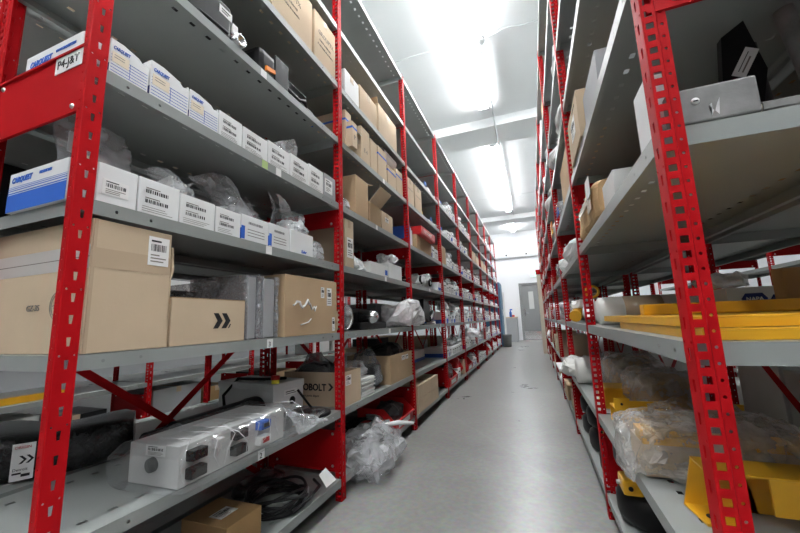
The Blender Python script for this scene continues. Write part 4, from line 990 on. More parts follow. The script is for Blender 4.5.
t = thing('bin_lid_tray', 'stack of red plastic trays with white lettering on a tan carton', 'tray', (XL + .03, YB[2] + .30, lz + .001)); mb = MB(); mb.box(-.26, 0, 0, 0, .52, .012, 'redplastic', bev=.004); mb.box(-.003, 0, .012, .006, .52, .085, 'redplastic', bev=.002); mb.box(-.26, 0, .012, -.254, .52, .085, 'redplastic', bev=.002); mb.box(-.254, 0, .012, -.003, .006, .085, 'redplastic'); mb.box(-.254, .514, .012, -.003, .52, .085, 'redplastic'); mb.build('tray', t)
text('PARTS ONLY', .05, 'paper', t, (.007, .08, .03), (0, 1, 0), (0, 0, 1))
white_row(2, 4, .70, .99, 3, 0)
t = bag('cluster of white plastic housings with black round openings, fourth shelf, third bay', (XL - .02, YB[2] + .28, LV[3]), (.24, .62, .13), 95, 'white', 0, amp=.05, name='plastic_housing', cat='parts', nu=34, nv=14)
for q in range(2): MB().lathe([(.045, 0), (.045, .02), (.03, .02), (.028, .004), (0, .004)], 'black', 20, Matrix.Translation((-.012, .13 + .33 * q, .07)) @ Matrix.Rotation(PI / 2, 4, 'Y')).build('opening', t)
coil('black ring hose just past the third left post, fourth shelf', (XL - .14, YB[2] + .15, LV[3]), .08, .014, 3, 'rubber', 12, .06)
t, sz = fbay_box('blue and white small carton before the fourth left post, fourth shelf', 2, 3, .84, .97, .10, 'white', .2, tape=False); mb = MB(); fbox(mb, 'F', sz, sz[1] * .1, .01, sz[1] * .9, .04, 'blue'); mb.build('printed_band', t)
t = thing('funnel', 'red plastic funnel with white rim on the third shelf, third bay', 'funnel', (XL - .10, YB[2] + .30, LV[2])); MB().lathe([(.07, 0), (.07, .05), (.05, .10), (.02, .16), (.02, .2)], 'redplastic', 20).build('cone', t); MB().lathe([(.072, .0), (.076, .01), (.072, .02)], 'paper', 20).build('rim', t)
t = thing('plastic_board', 'black plastic board standing upright on the third shelf, third bay', 'board', (XL - .05, YB[2] + .48, LV[2])); T = Matrix.Translation((0, .03, .075)) @ Matrix.Rotation(-.25, 4, 'X'); MB().box(-.25, 0, .01, 0, .24, .20, 'black', T, bev=.006).build('board', t); MB().box(-.25, 0, .0, .02, .4, .012, 'black', bev=.003).build('base', t)
t = thing('chrome_fitting', 'chrome pipe fitting with white collar near the fourth left post, third shelf', 'fitting', (XL - .10, YB[2] + .98, LV[2])); MB().tube([(0, -.1, .06), (0, .0, .08), (.0, .08, .13)], .035, 'chrome', 16).build('elbow', t); MB().lathe([(.05, 0), (.05, .03), (.03, .04)], 'paper', 18).build('collar', t)
t, sz = fbay_box('long white carton with blue base at the back of the second shelf, third bay', 2, 1, .18, .95, .12, 'white2', .2, .25, tape=False); mb = MB(); fbox(mb, 'F', sz, 0, 0, sz[1], .035, 'blue'); mb.build('printed_band', t); ftext(t, 'AUTO PARTS', 'F', sz, .08, .08, .03, 'ink')
bag('grey and white bagged hoses at the back of the lowest shelf, third bay', (XL - .20, YB[2] + .42, LV[0]), (.20, .5, .27), 97, 'film_grey', .2, content=('white', (.6, .5, .6)), amp=.04)
t, sz = fbay_box('lower of two stacked long tan cartons just past the third left post', 2, 0, .02, .60, .115, 'kraft_lt', .17, -.01); 
t = carton('upper of two stacked long tan cartons just past the third left post', (XL + .01, YB[2] + PW + .025, LV[0] + .1165), (.17, (L - PW) * .575, .115), 'kraft_lt')
# fourth bay
bags_row(3, 6, .02, .40, 1, 2, hs=(.12, .16)); white_row(3, 6, .44, .98, 1, 1)
bags_row(3, 5, .0, .3, 3, 2, hs=(.1, .13)); white_row(3, 5, .33, .99, 2, 1)
t, sz = fbay_box('brown carton standing just past the fourth left post, fifth shelf', 3, 4, .0, .22, .23, 'kraft'); white_row(3, 4, .25, .99, 1, 1)
white_row(3, 3, .02, .98, 1, 2); white_row(3, 2, .02, .98, 4, 2)
white_row(3, 1, .03, .97, 2, 2)
red_bin('red plastic bin just past the fourth left post on the lowest shelf', (XL + .01, YB[3] + .06, LV[0]), (.34, .42, .21))
bag('dark clear bag bulging above the red bin, lowest shelf, fourth bay', (XL - .02, YB[3] + .1, LV[0] + .012), (.26, .37, .27), 101, 'film_grey', 0, content=('dark_steel', (.8, .8, .8)), amp=.015)
white_row(3, 0, .42, .72, 1, 0)
t, sz = fbay_box('tan carton standing before the fifth left post, lowest shelf', 3, 0, .90, .99, .20, 'kraft_lt', .25)
bag('red and white carrier bag on the lowest shelf, fourth bay', (XL - .01, YB[3] + .72, LV[0]), (.22, .28, .26), 103, 'redplastic', .2, amp=.03)
# fifth to ninth bays
for bi in range(4, 9):
    for lv in range(0, 8):
        if lv == 7 and bi < 7: continue
        if lv == 6 and bi in (5, 6): continue
        if bi == 5 and lv == 5 or bi == 6 and lv == 5:
            fbay_box(f'tan carton on the {place_name(bi, lv)}, the nearer of two', bi, lv, .1, .45, .2, 'kraft_lt'); fbay_box(f'tan carton on the {place_name(bi, lv)}, the farther of two', bi, lv, .5, .85, .17, 'kraft_lt'); continue
        if bi >= 7 and lv in (3, 6): bags_row(bi, lv, .05, .95, 1, 3); continue
        if lv == 0 and bi in (4, 6): red_bin(f'red plastic bin on the {place_name(bi, lv)}', (XL, YB[bi] + .12, LV[0]), (.32, .4, .2)); white_row(bi, lv, .45, .9, 2, 1); continue
        white_row(bi, lv, .03 if (bi + lv) % 2 else .15, .98 if (bi + lv) % 3 else .8, lv, 1 + (lv in (1, 2)))
t = bag('white sheet bag sagging over the second shelf edge, fifth bay', (XL + .10, YB[4] + .35, LV[1] + .14), (.26, .5, .12), 107, 'film_milk', 0, amp=.04)
# ------------------------------------------------------------------ right run
def wthing(name, label, cat, loc, rz=0, group=None): return thing(name, label, cat, loc, rz, group)
XG = XR + F0
RL = [z + .001 for z in LEV]
# fourth shelf, nearest bay: metal block, fitting, tubes
y0 = YR + .03; xa, xb = XR + .03, x_of(764, y0, RL[3]); za = z_of(74, xb, y0) - RL[3]
t = wthing('metal_block', 'scuffed grey metal block with a screw, on the fourth right shelf behind the end post', 'metal block', (xa, y0, RL[3]))
w = xb - xa; MB().box(0, 0, .004, w, .15, za, 'galv', bev=.004).build('block', t)
MB().lathe([(.0065, 0), (.0065, .0015), (.005, .002), (0, .0015)], 'steel', 20, Matrix.Translation((.040, 0, za * .62)) @ Matrix.Rotation(PI / 2, 4, 'X')).build('screw', t)
MB().box(.0365, -.003, za * .62 - .0008, .0435, -.0015, za * .62 + .0008, 'ink').build('screw_slot', t)
mb = MB(); rnd = random.Random(2)
for q in range(2): mb.poly([(.055 + .01 * q + rnd.uniform(0, .01), -.0004, .012 + rnd.uniform(0, .01)), (.06 + .011 * q, -.0004, .012), (.063 + .012 * q, -.0004, .035 + rnd.uniform(0, .012)), (.058 + .012 * q, -.0004, .033)], 'silver')
mb.build('scuff_mark', t)
t = wthing('hose_fitting', 'brass and steel hex hose fitting beside the grey metal block', 'fitting', (xb + .002, y0 + .05, RL[3] + .030)); RY = Matrix.Rotation(PI / 2, 4, 'Y')
MB().lathe([(0, 0), (.009, 0), (.009, .02), (0, .02)], 'beige', 14, RY).build('nipple', t); MB().lathe([(0, .02), (.013, .02), (.013, .075), (0, .075)], 'galv', 6, RY, False).build('hex_nut', t); MB().lathe([(0, .075), (.010, .075), (.010, .16), (0, .16)], 'galv', 14, RY).build('stem', t)
MB().box(.02, -.02, -.0295, .12, .02, -.0135, 'galv').build('foot', t)
t = wthing('lift_strut', 'dark machine frame with a bar-code label and steel tubes, fourth right shelf', 'machine part', (XR + .20, YR + .20, RL[3]))
MB().box(.0, .02, .0, .24, .10, .02, 'dark_steel', bev=.004).build('base', t)
MB().prism([(.0, .02), (.06, .02), (.10, .20), (.075, .33), (.03, .30)], .05, .07, 'black', Matrix(((1, 0, 0, 0), (0, 0, 1, 0), (0, 1, 0, 0), (0, 0, 0, 1)))).build('bracket', t)
T = Matrix.Translation((.035, .048, .20)) @ Matrix.Rotation(.5, 4, 'Y')
MB().box(0, -.001, 0, .026, .001, .07, 'paper', T).box(.008, -.0015, .01, .0095, -.001, .06, 'ink', T).box(.015, -.0015, .01, .018, -.001, .05, 'greyink', T).build('label', t)
MB().tube([(.10, .06, .02), (.085, .06, .27)], .010, 'dark_steel', 12).build('tube', t); MB().tube([(.185, .05, .02), (.145, .05, .33)], .017, 'galv', 18).build('tube', t)
MB().tube([(.01, .04, .06), (.025, .03, .09), (.035, .035, .13)], .003, 'dark_steel', 6).build('wire', t)
MB().prism([(.14, .0), (.20, .0), (.235, .11), (.19, .11)], .005, .02, 'galv', Matrix(((1, 0, 0, 0), (0, 0, 1, 0), (0, 1, 0, 0), (0, 0, 0, 1)))).build('plate', t)
MB().box(.10, .16, 0, .24, .30, .13, 'kraft_dk').build('pad', t)
# right-run boxes, turned so that local front (+x) faces the aisle
def rbox(label, y_near, y_far, lv, h, k='kraft', d=.3, inset=F0, lab=None, **kw):
    sz = (d, y_far - y_near, h); t = carton(label, (XR + inset, y_far, RL[lv]), sz, k, PI, **kw)
    if lab: shipping_label(t, 'F', sz, *[q * (sz[1] if i % 2 == 0 else sz[2]) for i, q in enumerate(lab)])
    return t, sz
rbox('white carton just behind the right end post, fourth shelf', YR + .055, YR + .14, 3, .13, 'white', .03, F0 - .004, tape=False)
ya, yb = 0, 0
ya, yb = 1.36, 1.84
t = wthing('paper_parcel', 'brown kraft paper parcel with tape, resting on the fourth right shelf', 'parcel', (XG - .01, yb, RL[3]), PI); mb = MB(); sz = (.36, yb - ya, .16)
rows = []
for i in range(13):
    a = i / 12; rows.append([])
    for j in range(28):
        th = 2 * PI * j / 28; f = lambda v: math.copysign(abs(v) ** .35, v); s = .93 if i in (0, 12) else 1
        p = Vector((-sz[0] / 2 + f(math.cos(th)) * sz[0] / 2 * s, sz[1] * a, sz[2] / 2 + f(math.sin(th)) * sz[2] / 2 * s)); p += crumple(p, 23, 12, .010); p.z = max(p.z, .0005); rows[-1].append(p)
mb.grid(rows, 'kraft_paper', False, True); mb.poly(rows[0][::-1], 'kraft_paper'); mb.poly(rows[-1], 'kraft_paper'); mb.build('wrapping', t)
mb = MB(); mb.box(.0065, sz[1] * .72, .05, .0085, sz[1] * .9, .16, 'tape'); mb.box(.0065, .1, .09, .0085, sz[1] - .1, .12, 'tape'); mb.build('packing_tape', t); MB().box(.009, sz[1] * .78, .10, .011, sz[1] * .95, .17, 'paper').build('label', t)
rbox('pale grey carton in front of the kraft parcel, fourth right shelf', 1.17, 1.335, 3, .10, 'white2', .3, F0 + .01, tape=False)
# fifth shelf: row of cartons seen edge on
for q, (a, b, h, k, ins, lb) in enumerate(((1.46, 1.78, .20, 'kraft_lt', -.005, 'tall tan carton with label and black mark, nearest on the fifth right shelf'), (1.80, 1.905, .27, 'kraft_lt', F0, 'narrow tan carton against the second right post, fifth shelf'), (2.0, 2.5, .25, 'kraft', F0, 'tan carton just past the second right post, fifth shelf'))):
    t, sz = rbox(lb, a, b, 4, h, k, .32, ins, (.35, .35, .7, .75) if q == 0 else None, tape=False)
    if q == 0: mb = MB(); fbox(mb, 'F', sz, sz[1] * .55, h * .85, sz[1] * .8, h * .9, 'ink'); mb.build('printed_mark', t)
MB_ = rbox('dark grey panel leaning in front of the tan carton, fifth right shelf', 1.15, 1.42, 4, .13, 'greybox', .2, F0, tape=False)
# sixth shelf: tag, wire loop, white bags
t = wthing('card_tag', 'tan card tag sticking out from the sixth right shelf', 'tag', (XR - .03, y_of(606, XR, LEV[5]), RL[5] - .006)); MB().box(0, 0, .008, .10, .035, .0095, 'kraft_lt', Matrix.Rotation(.35, 4, 'Y')).build('card', t)
def rbag(label, y_near, w, lv, size, seed, k='white', inset=-.06, z=0, **kw): return bag(label, (XR + max(inset, .0), y_near + w, RL[lv] + z), (size[0], w, size[1] * .85), seed, k, rz=PI, **kw)
rbag('white bag of parts hanging over the sixth right shelf past the second post', 1.98, .5, 5, (.24, .20), 120, content=('white', (.6, .6, .6)), amp=.024)
rbag('second white bag behind it on the sixth right shelf', 2.5, .5, 5, (.22, .17), 121, content=('white', (.6, .6, .6)), amp=.03)
rbag('white bag peeking over the seventh right shelf, second bay', 2.0, .5, 6, (.22, .2), 122, content=('white', (.6, .6, .6)), amp=.03)
t = rbag('bag with orange and white print on the fifth right shelf, third bay', 3.3, .45, 4, (.2, .2), 123, 'white', amp=.03); MB().box(.004, .1, .12, .012, .3, .17, 'orange').box(.004, .12, .05, .012, .3, .10, 'yellow').build('print', t)
t = rbag('clear bag with blue label hanging over the fifth right shelf, second bay', 2.62, .28, 4, (.22, .17), 124, 'film', inset=-.07, content=('white2', (.6, .6, .7)), amp=.025); MB().box(-.0, .05, .04, .008, .17, .09, 'blue').build('label', t)
rbag('white cloth-like bag bulging over the fourth right shelf, second bay', 2.35, .55, 3, (.3, .20), 125, inset=-.09, amp=.026); rbag('white bag folded over the fourth right shelf, farther in the second bay', 2.95, .3, 3, (.3, .16), 126, inset=-.11, amp=.026)
rbag('clear bag hanging low over the fourth right shelf, third bay', 3.3, .5, 3, (.3, .2), 127, 'film', inset=-.10, content=('white', (.6, .6, .6)), amp=.024)
rbag('clear bag with blue patch on the third right shelf, third bay', 3.4, .45, 2, (.28, .22), 128, 'film', inset=-.07, content=('white', (.6, .6, .6)), amp=.024)
# third shelf: yellow pans, foam roll, boxes
def pan(label, loc, sx, sy, h, rz=0):
    t = wthing('steel_pan', label, 'yellow panel', loc, rz); mb = MB(); th = .004
    mb.box(0, 0, h - th, sx, sy, h, 'yellow', bev=.0015)
    for a in ((0, 0, 0, sx, th, h - th), (0, sy - th, 0, sx, sy, h - th), (0, th, 0, th, sy - th, h - th), (sx - th, th, 0, sx, sy - th, h - th)): mb.box(*a, 'yellow')
    mb.build('panel', t)
    return t
pan('lower of two flat yellow steel panels on the third right shelf', (XR + .035, YR + .058, RL[2]), .42, .63, .020)
pan('upper of two flat yellow steel panels on the third right shelf', (XR + .03, YR + .075, RL[2] + .0215), .40, .86, .020)
t = wthing('yellow_bar', 'yellow square bar across the back of the third right shelf panels', 'bar', (XR + .05, YR + .45, RL[2] + .043)); MB().box(0, 0, 0, .40, .04, .03, 'yellow', bev=.004).build('bar', t)
t = wthing('foam_roll', 'big white foam roll with tan tape on the third right shelf by the second post', 'roll', (XR + .03, YR + 1.09, RL[2])); RYq = Matrix.Translation((0, 0, .062)) @ Matrix.Rotation(PI / 2, 4, 'Y')
MB().lathe([(0, 0), (.045, 0), (.052, .004), (.06, .01), (.061, .12), (.0615, .30), (.058, .39), (0, .39)], 'foam', 30, RYq).build('roll', t); MB().lathe([(.0615, .10), (.0622, .10), (.0622, .24), (.0615, .24)], 'tape', 30, RYq).build('tape_band', t)
# navy lettered carton and neighbours behind the panels
def facing(label, x0, x1, y, lv, h, d, k, **kw):
    """carton whose printed face looks towards the end of the rack (local front turned to -y)"""
    sz = (d, x1 - x0, h); return carton(label, (x0, y, RL[lv]), sz, k, -PI / 2, tape=False, **kw), sz
t, sz = facing('grey-white carton with dark blue lettering behind the yellow panels', .635, .82, 1.55, 2, .125, .16, 'white2')
ftext(t, 'AUTO', 'F', sz, .113, .072, .032, 'navy', .2, .05, .9)
lg = MB(); T = Matrix(((0, 0, 1, .0008), (1, 0, 0, .074), (0, 1, 0, .084), (0, 0, 0, 1)))
lg.prism([(-.036, 0), (-.023, .019), (.023, .019), (.036, 0), (.023, -.019), (-.023, -.019)], 0, .0005, 'navy', T); lg.build('printed_logo', t); text('NAPA', .018, 'white2', t, (.0016, .051, .0775), (0, 1, 0), (0, 0, 1), 'printed_text', 0, .02)
bag('crumpled clear wrap on top of the lettered carton, third right shelf', (.73, 1.56, RL[2] + .127), (.15, .13, .05), 131, 'film_milk', 0, amp=.015)
facing('brown carton beside the lettered carton, third right shelf', .625, .80, 1.22, 2, .155, .05, 'kraft_dk')
t, sz = facing('small blue and white carton left of the lettered carton, third right shelf', .44, .555, 1.75, 2, .10, .12, 'white'); mb = MB(); fbox(mb, 'F', sz, 0, 0, sz[1], .04, 'blue'); mb.build('printed_band', t); ftext(t, 'CARQUEST', 'F', sz, .008, .06, .018, 'navy', .2, .02, .8)
# second shelf: yellow channels and wrapped parts
t = wthing('yellow_channel', 'yellow channel with upright end plate and black hole, front of the second right shelf', 'yellow bracket', (XR + .062, 1.075, RL[1])); th = .005
XZ = Matrix(((1, 0, 0, 0), (0, 0, 1, 0), (0, 1, 0, 0), (0, 0, 0, 1)))
MB().prism([(.0, 0), (.14, 0), (.12, .105), (.025, .105)], .02, .02 + th, 'yellow', XZ).build('end_plate', t)
MB().prism([(.0, .02), (.012, -.07), (.075, -.07), (.09, .02)], 0, th, 'yellow').build('foot_plate', t); MB().lathe([(0, th + .001), (.012, th + .001), (.012, th)], 'ink', 18, Matrix.Translation((.035, -.035, 0))).build('hole', t)
MB().box(.025, -.07, .1055, .41, .02 + th, .1105, 'yellow', bev=.0015).box(.12, .02, .0, .41, .025, .1055, 'yellow').box(.13, -.07, .035, .41, -.065, .1055, 'yellow').build('channel', t)
t = wthing('yellow_channel', 'long yellow channel with a drilled upright tab at the back of the second right shelf', 'yellow bracket', (XR + .045, 1.72, RL[1]), .02)
MB().box(0, 0, .065, .42, .12, .070, 'yellow', bev=.0015).box(0, .115, 0, .42, .12, .065, 'yellow').box(.02, 0, .0, .42, .005, .105, 'yellow', bev=.002).build('channel', t)
MB().box(-.005, -.004, .065, .05, 0, .115, 'yellow', bev=.0015).prism([(-.005, .066), (.05, .066), (.11, 0), (.055, 0)], -.004, 0, 'yellow', XZ).build('tab', t)
MB().lathe([(0, .001), (.005, .001), (.005, 0)], 'ink', 14, Matrix.Translation((.022, -.004, .092)) @ Matrix.Rotation(PI / 2, 4, 'X')).build('hole', t)
t = wthing('wrapped_bracket', 'yellow bracket wrapped in crumpled clear film jutting over the second right shelf', 'parcel', (XR + .0, 1.205, RL[1]))
MB().box(.02, .03, .004, .40, .17, .09, 'kraft_lt').box(.02, .02, .091, .40, .10, .112, 'yellow', bev=.003).box(.015, .02, .113, .11, .09, .13, 'yellow', bev=.003).build('bracket', t)
MB().lathe([(0, .001), (.012, .001), (.012, 0)], 'ink', 16, Matrix.Translation((.065, .055, .1305))).build('hole', t)
fb = bag_mesh(MB(), (.43, .21, .155), 140, 'shrink', 0, (.190, .10, .0005), 70, 40, .014, .42, 2.6)
for i, (x, y, z) in enumerate(fb.v):            # the film sags over the shelf's front edge
    if x < -.001: fb.v[i] = (x, y, z - .055 * min(1, (-.001 - x) / .008) * max(0, 1 - z / .12))
fb.build('film', t)
t = wthing('wrapped_bar', 'film-wrapped yellow bar lying behind the larger film-wrapped bracket', 'parcel', (XR + .16, 1.55, RL[1])); MB().box(.0, .03, .004, .25, .12, .09, 'yellow', bev=.004).build('bar', t); bag_mesh(MB(), (.28, .14, .12), 141, 'shrink', 0, (.125, .075, .0005), 36, 20, .018, .45, 1.2).build('film', t)
t = wthing('yellow_housing', 'yellow cast housing with a black round port past the second right post, second shelf', 'machine part', (XR + .045, 2.02, RL[1])); MB().box(0, 0, .0, .17, .16, .10, 'yellow', bev=.012).build('housing', t); MB().lathe([(0, .02), (.022, .02), (.026, 0)], 'black', 20, Matrix.Translation((.17, .05, .06)) @ RY).build('port', t)
bag('brown-tinted clear wrapped parcel at the back of the second right shelf', (XR + .40, 1.86, RL[1]), (.26, .26, .20), 142, 'shrink', 0, content=('kraft_dk', (.85, .85, .85)), amp=.02, sq=.5, name='wrapped_parcel', cat='parcel')
bag('dark clear wrapped parcel past the second right post, second shelf', (XR + .40, 2.24, RL[1]), (.28, .40, .22), 143, 'shrink', 0, content=('kraft', (.9, .9, .9)), amp=.025, sq=.5, name='wrapped_parcel', cat='parcel')
t = wthing('foam_roll', 'white foam roll lying past the second right post, second shelf', 'roll', (XR - .0, 2.72, RL[1])); RYq = Matrix.Translation((0, 0, .085)) @ Matrix.Rotation(PI / 2, 4, 'Y')
MB().lathe([(0, .01), (.04, .0), (.078, .0), (.083, .01), (.084, .38), (0, .39)], 'foam', 28, RYq).build('roll', t)
bag('white foam sheet crumpled beside the second foam roll, second right shelf', (XR + .20, 2.9, RL[1]), (.25, .3, .13), 144, 'foam', 0, amp=.03, name='foam_sheet', cat='foam')
rbox('flat white board lying on the second right shelf edge, third bay', 3.25, 3.7, 1, .02, 'white', .3, -.08, tape=False)
# goods of the yellow kind on the third shelf past the second post
t = wthing('yellow_fender', 'yellow curved part under white paper on the third right shelf, second bay', 'machine part', (XR + .02, 2.6, RL[2])); MB().tube([(0, 0, .04), (.03, .12, .07), (.1, .22, .06), (.2, .25, .04)], .038, 'yellow', 14).build('fender', t); bag_mesh(MB(), (.14, .22, .05), 150, 'paper', 0, (.06, .1, .09), 20, 10, .015).build('paper_cover', t)
t = wthing('ring_stand', 'white paper bundle with brass rings on the third right shelf', 'bundle', (XR + .05, 2.15, RL[2])); bag_mesh(MB(), (.18, .28, .12), 151, 'paper', .2, (.09, .14, 0), 22, 12, .025).build('bundle', t); MB().tube([(.02 + .03 * math.cos(a * .4), -.005, .17 + .03 * math.sin(a * .4)) for a in range(16)], .007, 'yellow', 7, closed=True).build('ring', t)
# lowest shelf: rubber wheels
def wheel(label, loc, R_=.13, W=.11, hub=True, tilt=0, rz=0):
    t = wthing('rubber_wheel', label, 'wheel', loc); T = Matrix.Rotation(rz, 4, 'Z') @ Matrix.Rotation(tilt, 4, 'Y')
    MB().lathe([(R_ * .55, .004), (R_ * .8, 0), (R_ * .95, W * .12), (R_, W * .3), (R_, W * .7), (R_ * .95, W * .88), (R_ * .8, W), (R_ * .55, W - .004), (R_ * .5, W * .8), (R_ * .5, W * .2), (R_ * .55, .004)], 'rubber', 36, T).build('tyre', t)
    if hub: MB().lathe([(0, W * .3), (R_ * .5, W * .3), (R_ * .5, W * .7), (R_ * .2, W * .85), (0, W * .85)], 'dark_steel', 24, T).build('hub', t)
    return t
wheel('lower black rubber wheel of the stack nearest on the lowest right shelf', (XR + .145, 1.72, RL[0]), .135, .12)
t = wthing('caster_bracket', 'yellow caster bracket with bolt between the two nearest black wheels', 'bracket', (XR + .02, 1.62, RL[0] + .122)); MB().box(0, 0, 0, .07, .10, .055, 'yellow', bev=.012).build('plate', t); MB().lathe([(0, .004), (.008, .004), (.008, 0)], 'ink', 14, Matrix.Translation((.025, 0, .028)) @ Matrix.Rotation(PI / 2, 4, 'X')).build('hole', t); MB().lathe([(0, .012), (.008, .012), (.008, 0)], 'steel', 6, Matrix.Translation((.0, .05, .03)) @ Matrix.Rotation(-PI / 2, 4, 'Y'), False).build('bolt', t)
wheel('upper black rubber wheel of the stack nearest on the lowest right shelf', (XR + .145, 1.74, RL[0] + .180), .125, .115)
for q, (y, z, lb) in enumerate(((2.14, 0, 'lower black wheel just past the second right post, lowest shelf'), (2.50, 0, 'lower black wheel second past the second right post, lowest shelf'), (2.52, .125, 'upper black wheel second past the second right post, lowest shelf'), (2.82, 0, 'lower black wheel third past the second right post, lowest shelf'), (2.83, .125, 'upper black wheel third past the second right post, lowest shelf'))):
    wheel(lb, (XR + .14, y, RL[0] + z + .0005), .125, .12)
t = wthing('caster_bracket', 'yellow round bracket resting on the first black wheel past the second right post', 'bracket', (XR + .10, 2.2, RL[0] + .1225)); MB().lathe([(0, 0), (.05, 0), (.05, .07), (.02, .08), (0, .08)], 'yellow', 24).build('drum', t)
# far right bays: bags and cartons edge on
def rname(bi, lv): return f'{SHELF[lv]} shelf, {BAYN[bi]} right bay'
for bi in range(2, 7):
    for lv in range(0, 8):
        if bi == 2 and lv in (1, 2, 3, 4): continue
        r = random.Random(bi * 13 + lv); y = YR + bi * L + .06
        for q in range(2):
            yy = y + q * .58
            if r.random() < .45: rbag(f'white bag, {ORDN[q]} along on the {rname(bi, lv)}', yy, .5, lv, (.26, r.uniform(.1, .22)), bi * 9 + lv + q, r.choice(('white', 'film_milk', 'paper')), inset=r.uniform(-.01, .03), amp=.02, nu=20, nv=12)
            else: rbox(f'carton, {ORDN[q]} along on the {rname(bi, lv)}', yy, yy + .4, lv, r.uniform(.12, .25), r.choice(('kraft_lt', 'kraft', 'white2')), .3, r.uniform(.0, .03))
# red-capped cream board at the end of the right run
t = wthing('cream_panel', 'tall cream board with red cap at the far end of the right run', 'board', (XR - .09, YR + 7 * L + .10, 0)); MB().box(0, 0, 0, .14, .05, 1.93, 'cream', bev=.004).build('board', t); MB().box(-.01, -.01, 1.932, .15, .06, 2.05, 'red', bev=.004).build('cap', t)

# ------------------------------------------------------------------ far end of the aisle
t = wthing('blue_locker', 'tall blue steel cabinet past the end of the left run', 'cabinet', (-1.46, 11.62, 0)); MB().box(0, 0, 0, .50, .75, 2.02, 'bluesteel', bev=.004).build('body', t); MB().box(.5, .02, .05, .512, .36, 1.98, 'bluesteel', bev=.003).box(.5, .38, .05, .512, .73, 1.98, 'bluesteel', bev=.003).build('door', t); MB().tube([(.52, .34, .95), (.53, .34, 1.0), (.53, .34, 1.1), (.52, .34, 1.15)], .008, 'steel', 8).build('handle', t)
t = wthing('waste_bin', 'small dark grey waste bin on the floor by the blue cabinet', 'bin', (-.83, 11.45, 0)); mb = MB(); mb.lathe([(0, 0), (.115, 0), (.14, .34), (.147, .35), (.147, .365), (.135, .365), (.112, .01), (0, .01)], 'bin', 26); mb.build('bin', t); MB().lathe([(.138, .33), (.15, .35), (.15, .37), (.138, .37)], 'bin', 26).build('rim', t)
t = wthing('white_partition', 'pale free-standing board beyond the blue cabinet', 'board', (-1.0, 12.55, 0)); MB().box(0, 0, 0, .10, .04, 1.75, 'white2', bev=.003).build('board', t); MB().box(-.03, -.08, 0, .13, .12, .03, 'greybox').build('foot', t)
t = wthing('grey_counter', 'low grey cabinet with tan top by the far wall', 'cabinet', (-.98, 13.55, 0)); MB().box(0, 0, 0, .38, .9, .86, 'greybox', bev=.004).build('body', t); MB().box(-.01, -.01, .862, .40, .91, .90, 'kraft_lt', bev=.004).build('worktop', t); MB().box(.38, .05, .06, .39, .43, .82, 'greybox').box(.38, .47, .06, .39, .85, .82, 'greybox').build('door', t)
t = wthing('spray_bottle', 'blue spray bottle with red trigger on the grey cabinet', 'bottle', (-.80, 13.72, .9015)); MB().lathe([(0, 0), (.045, 0), (.045, .16), (.02, .21), (.018, .24)], 'blue', 18).build('bottle', t); MB().box(-.02, -.015, .241, .07, .015, .29, 'blue', bev=.005).build('spray_head', t); MB().box(.05, -.06, 0, .14, -.02, .07, 'redplastic', bev=.004).build('cap', t)
t = wthing('exit_sign', 'green running-man exit sign over the far door', 'sign', (.03, Y1 - .045, 2.42)); MB().box(-.02, 0, -.02, .27, .044, .16, 'paper', bev=.003).build('case', t); MB().box(0, -.002, 0, .25, 0, .14, 'exitg').build('lit_face', t)
mb = MB(); T = Matrix(((1, 0, 0, 0), (0, 0, 1, -.004), (0, 1, 0, 0), (0, 0, 0, 1))); mb.lathe([(0, .001), (.013, .001), (.013, 0)], 'paper', 14, T @ Matrix.Translation((.10, .115, 0))); mb.prism([(.085, .06), (.11, .05), (.12, .10), (.095, .10)], 0, .002, 'paper', T); mb.prism([(.085, .06), (.07, .02), (.082, .018), (.10, .055)], 0, .002, 'paper', T); mb.prism([(.1, .055), (.125, .03), (.12, .015), (.132, .015), (.138, .034), (.112, .06)], 0, .002, 'paper', T); mb.box(.17, -.004, .0, .225, -.002, .125, 'paper'); mb.build('running_man', t)
t = wthing('light_switch', 'white switch plate on the wall left of the far door', 'switch', (-.62, Y1 - .012, 1.15)); MB().box(0, 0, 0, .07, .0118, .115, 'paper', bev=.003).build('plate', t); MB().box(.025, -.005, .04, .045, 0, .075, 'white2', bev=.002).build('rocker', t)
t = wthing('cable_tray', 'white horizontal rail with dark clamps high on the far wall', 'rail', (-3.4, Y1 - .10, 3.22)); MB().box(0, 0, 0, 4.6, .09, .09, 'conduit', bev=.006).build('rail', t)
for q in range(6): MB().box(.3 + .75 * q, -.02, .085, .36 + .75 * q, .05, .14, 'ink').build('clamp', t)

# ------------------------------------------------------------------ goods on the neighbouring racks (seen between shelves)
def other_rows(tagname, x, y_start, flip, bays, seed, skip=()):
    r = random.Random(seed)
    for bi in range(bays):
        for lv in range(0, 6):
            if (bi, lv) in skip: continue
            y = y_start + bi * L + .07; n = 0
            while y < y_start + (bi + 1) * L - .30 and n < 4:
                w = r.uniform(.22, .5); w = min(w, y_start + (bi + 1) * L - .02 - y); h = r.uniform(.12, .27); k = r.choice(('kraft', 'kraft_lt', 'kraft_dk', 'white2', 'greybox', 'white', 'black')); d = r.uniform(.28, .40)
                lab = f'{dict(kraft="tan", kraft_lt="pale tan", kraft_dk="brown", white2="off-white", greybox="grey", white="white", black="black")[k]} carton, {ORDN[n]} along, {SHELF[lv]} shelf, {tagname}, {BAYN[bi]} bay'
                sz = (d, w, h); o = carton(lab, (x + (.02 if flip else -.02), (y + w) if flip else y, LV[lv]), sz, k, PI if flip else 0, tape=r.random() < .5, group=f'cartons on the {SHELF[lv]} shelf, {tagname}, {BAYN[bi]} bay')
                y += w + r.choice((.01, .05, .15)); n += 1
other_rows('rack behind the left run', XA, YL, True, 5, 5, skip={(0, 1), (0, 2), (1, 1), (0, 0)})
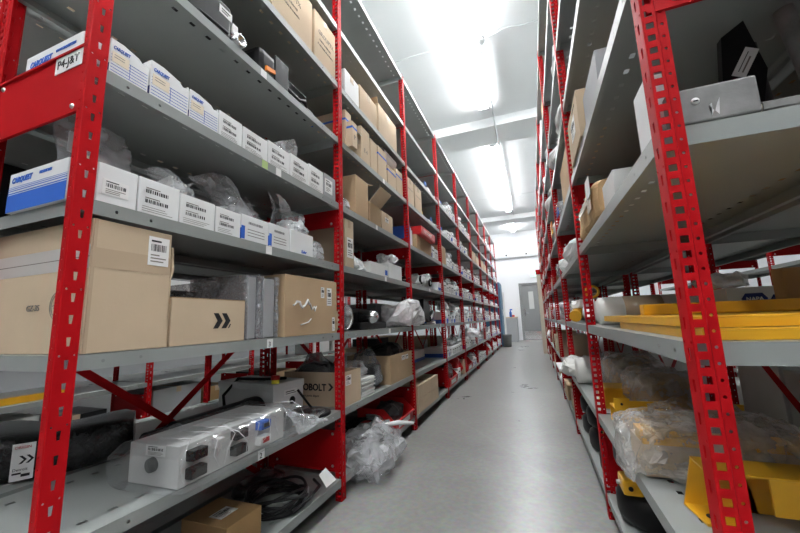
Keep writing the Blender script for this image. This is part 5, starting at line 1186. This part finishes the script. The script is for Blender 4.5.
other_rows('rack across the left aisle', XB, .98, False, 4, 6, skip={(0, 1), (1, 1), (2, 1), (0, 2), (1, 2)})
other_rows('rack behind the right run', XC, YR, False, 4, 7, skip={(0, 2), (0, 1), (1, 2), (2, 2), (1, 1)})
for x0, x1, y, h, k, lb in ((.77, .98, 1.40, .25, 'white2', 'off-white crate behind the nearest right bay, second shelf, left of two'), (.99, 1.18, 1.40, .24, 'white2', 'off-white crate behind the nearest right bay, second shelf, right of two'), (.77, .96, 1.625, .35, 'white', 'tall white carton behind the off-white crates, left of two'), (.97, 1.18, 1.625, .33, 'white', 'tall white carton behind the off-white crates, right of two')): facing(lb, x0, x1, y, 1, h, (.20 if y < 1.5 else .27), k)
for j in range(6):
    facing(f'small white carton across the right neighbouring aisle, {ORDN[j]} of six in its row', XD + .03 + .0 * j, XD + .25, (1.72, 1.98, 2.24, 2.60, 2.86, 3.12)[j], 3, .16 + .02 * (j % 3), .2, ('white', 'white2')[j % 2])
for o in [o for o in SC.objects if o.parent is None and 'six in its row' in str(o.get('label', ''))]: o.location.z += .12
red_bin('red plastic bin with white label across the right neighbouring aisle', (XD + .02, 3.70, LV[2]), (.3, .40, .22), rz=PI)
other_rows('rack across the right aisle', XD, 1.30, True, 4, 8, skip={(0, 3), (1, 3), (2, 3), (3, 3), (0, 2), (1, 2), (2, 2)})
t = thing('yellow_bar', 'long yellow bar lying on the rack across the left neighbouring aisle', 'bar', (XB - .06, 1.03, LV[1])); MB().box(-.05, 0, 0, 0, .62, .045, 'yellow', bev=.004).build('bar', t)

for uu, vv, X_, sx, sz_, k, lb in ((634, 292, .93, .10, .13, 'yellow_lt', 'bright yellow plastic case on the rack behind the right run, third shelf'), (618, 290, 1.06, .10, .11, 'yellow', 'dark yellow plastic case on the rack behind the right run, third shelf')):
    yy = y_of(uu, X_, LEV[2] + .06); t = wthing('plastic_case', lb, 'case', (X_, yy, LV[2])); MB().box(0, 0, 0, sx, .16, sz_, k, bev=.008).build('case', t); MB().box(.03, -.006, sz_ * .5, .06, 0, sz_ * .7, 'ink').build('latch', t)
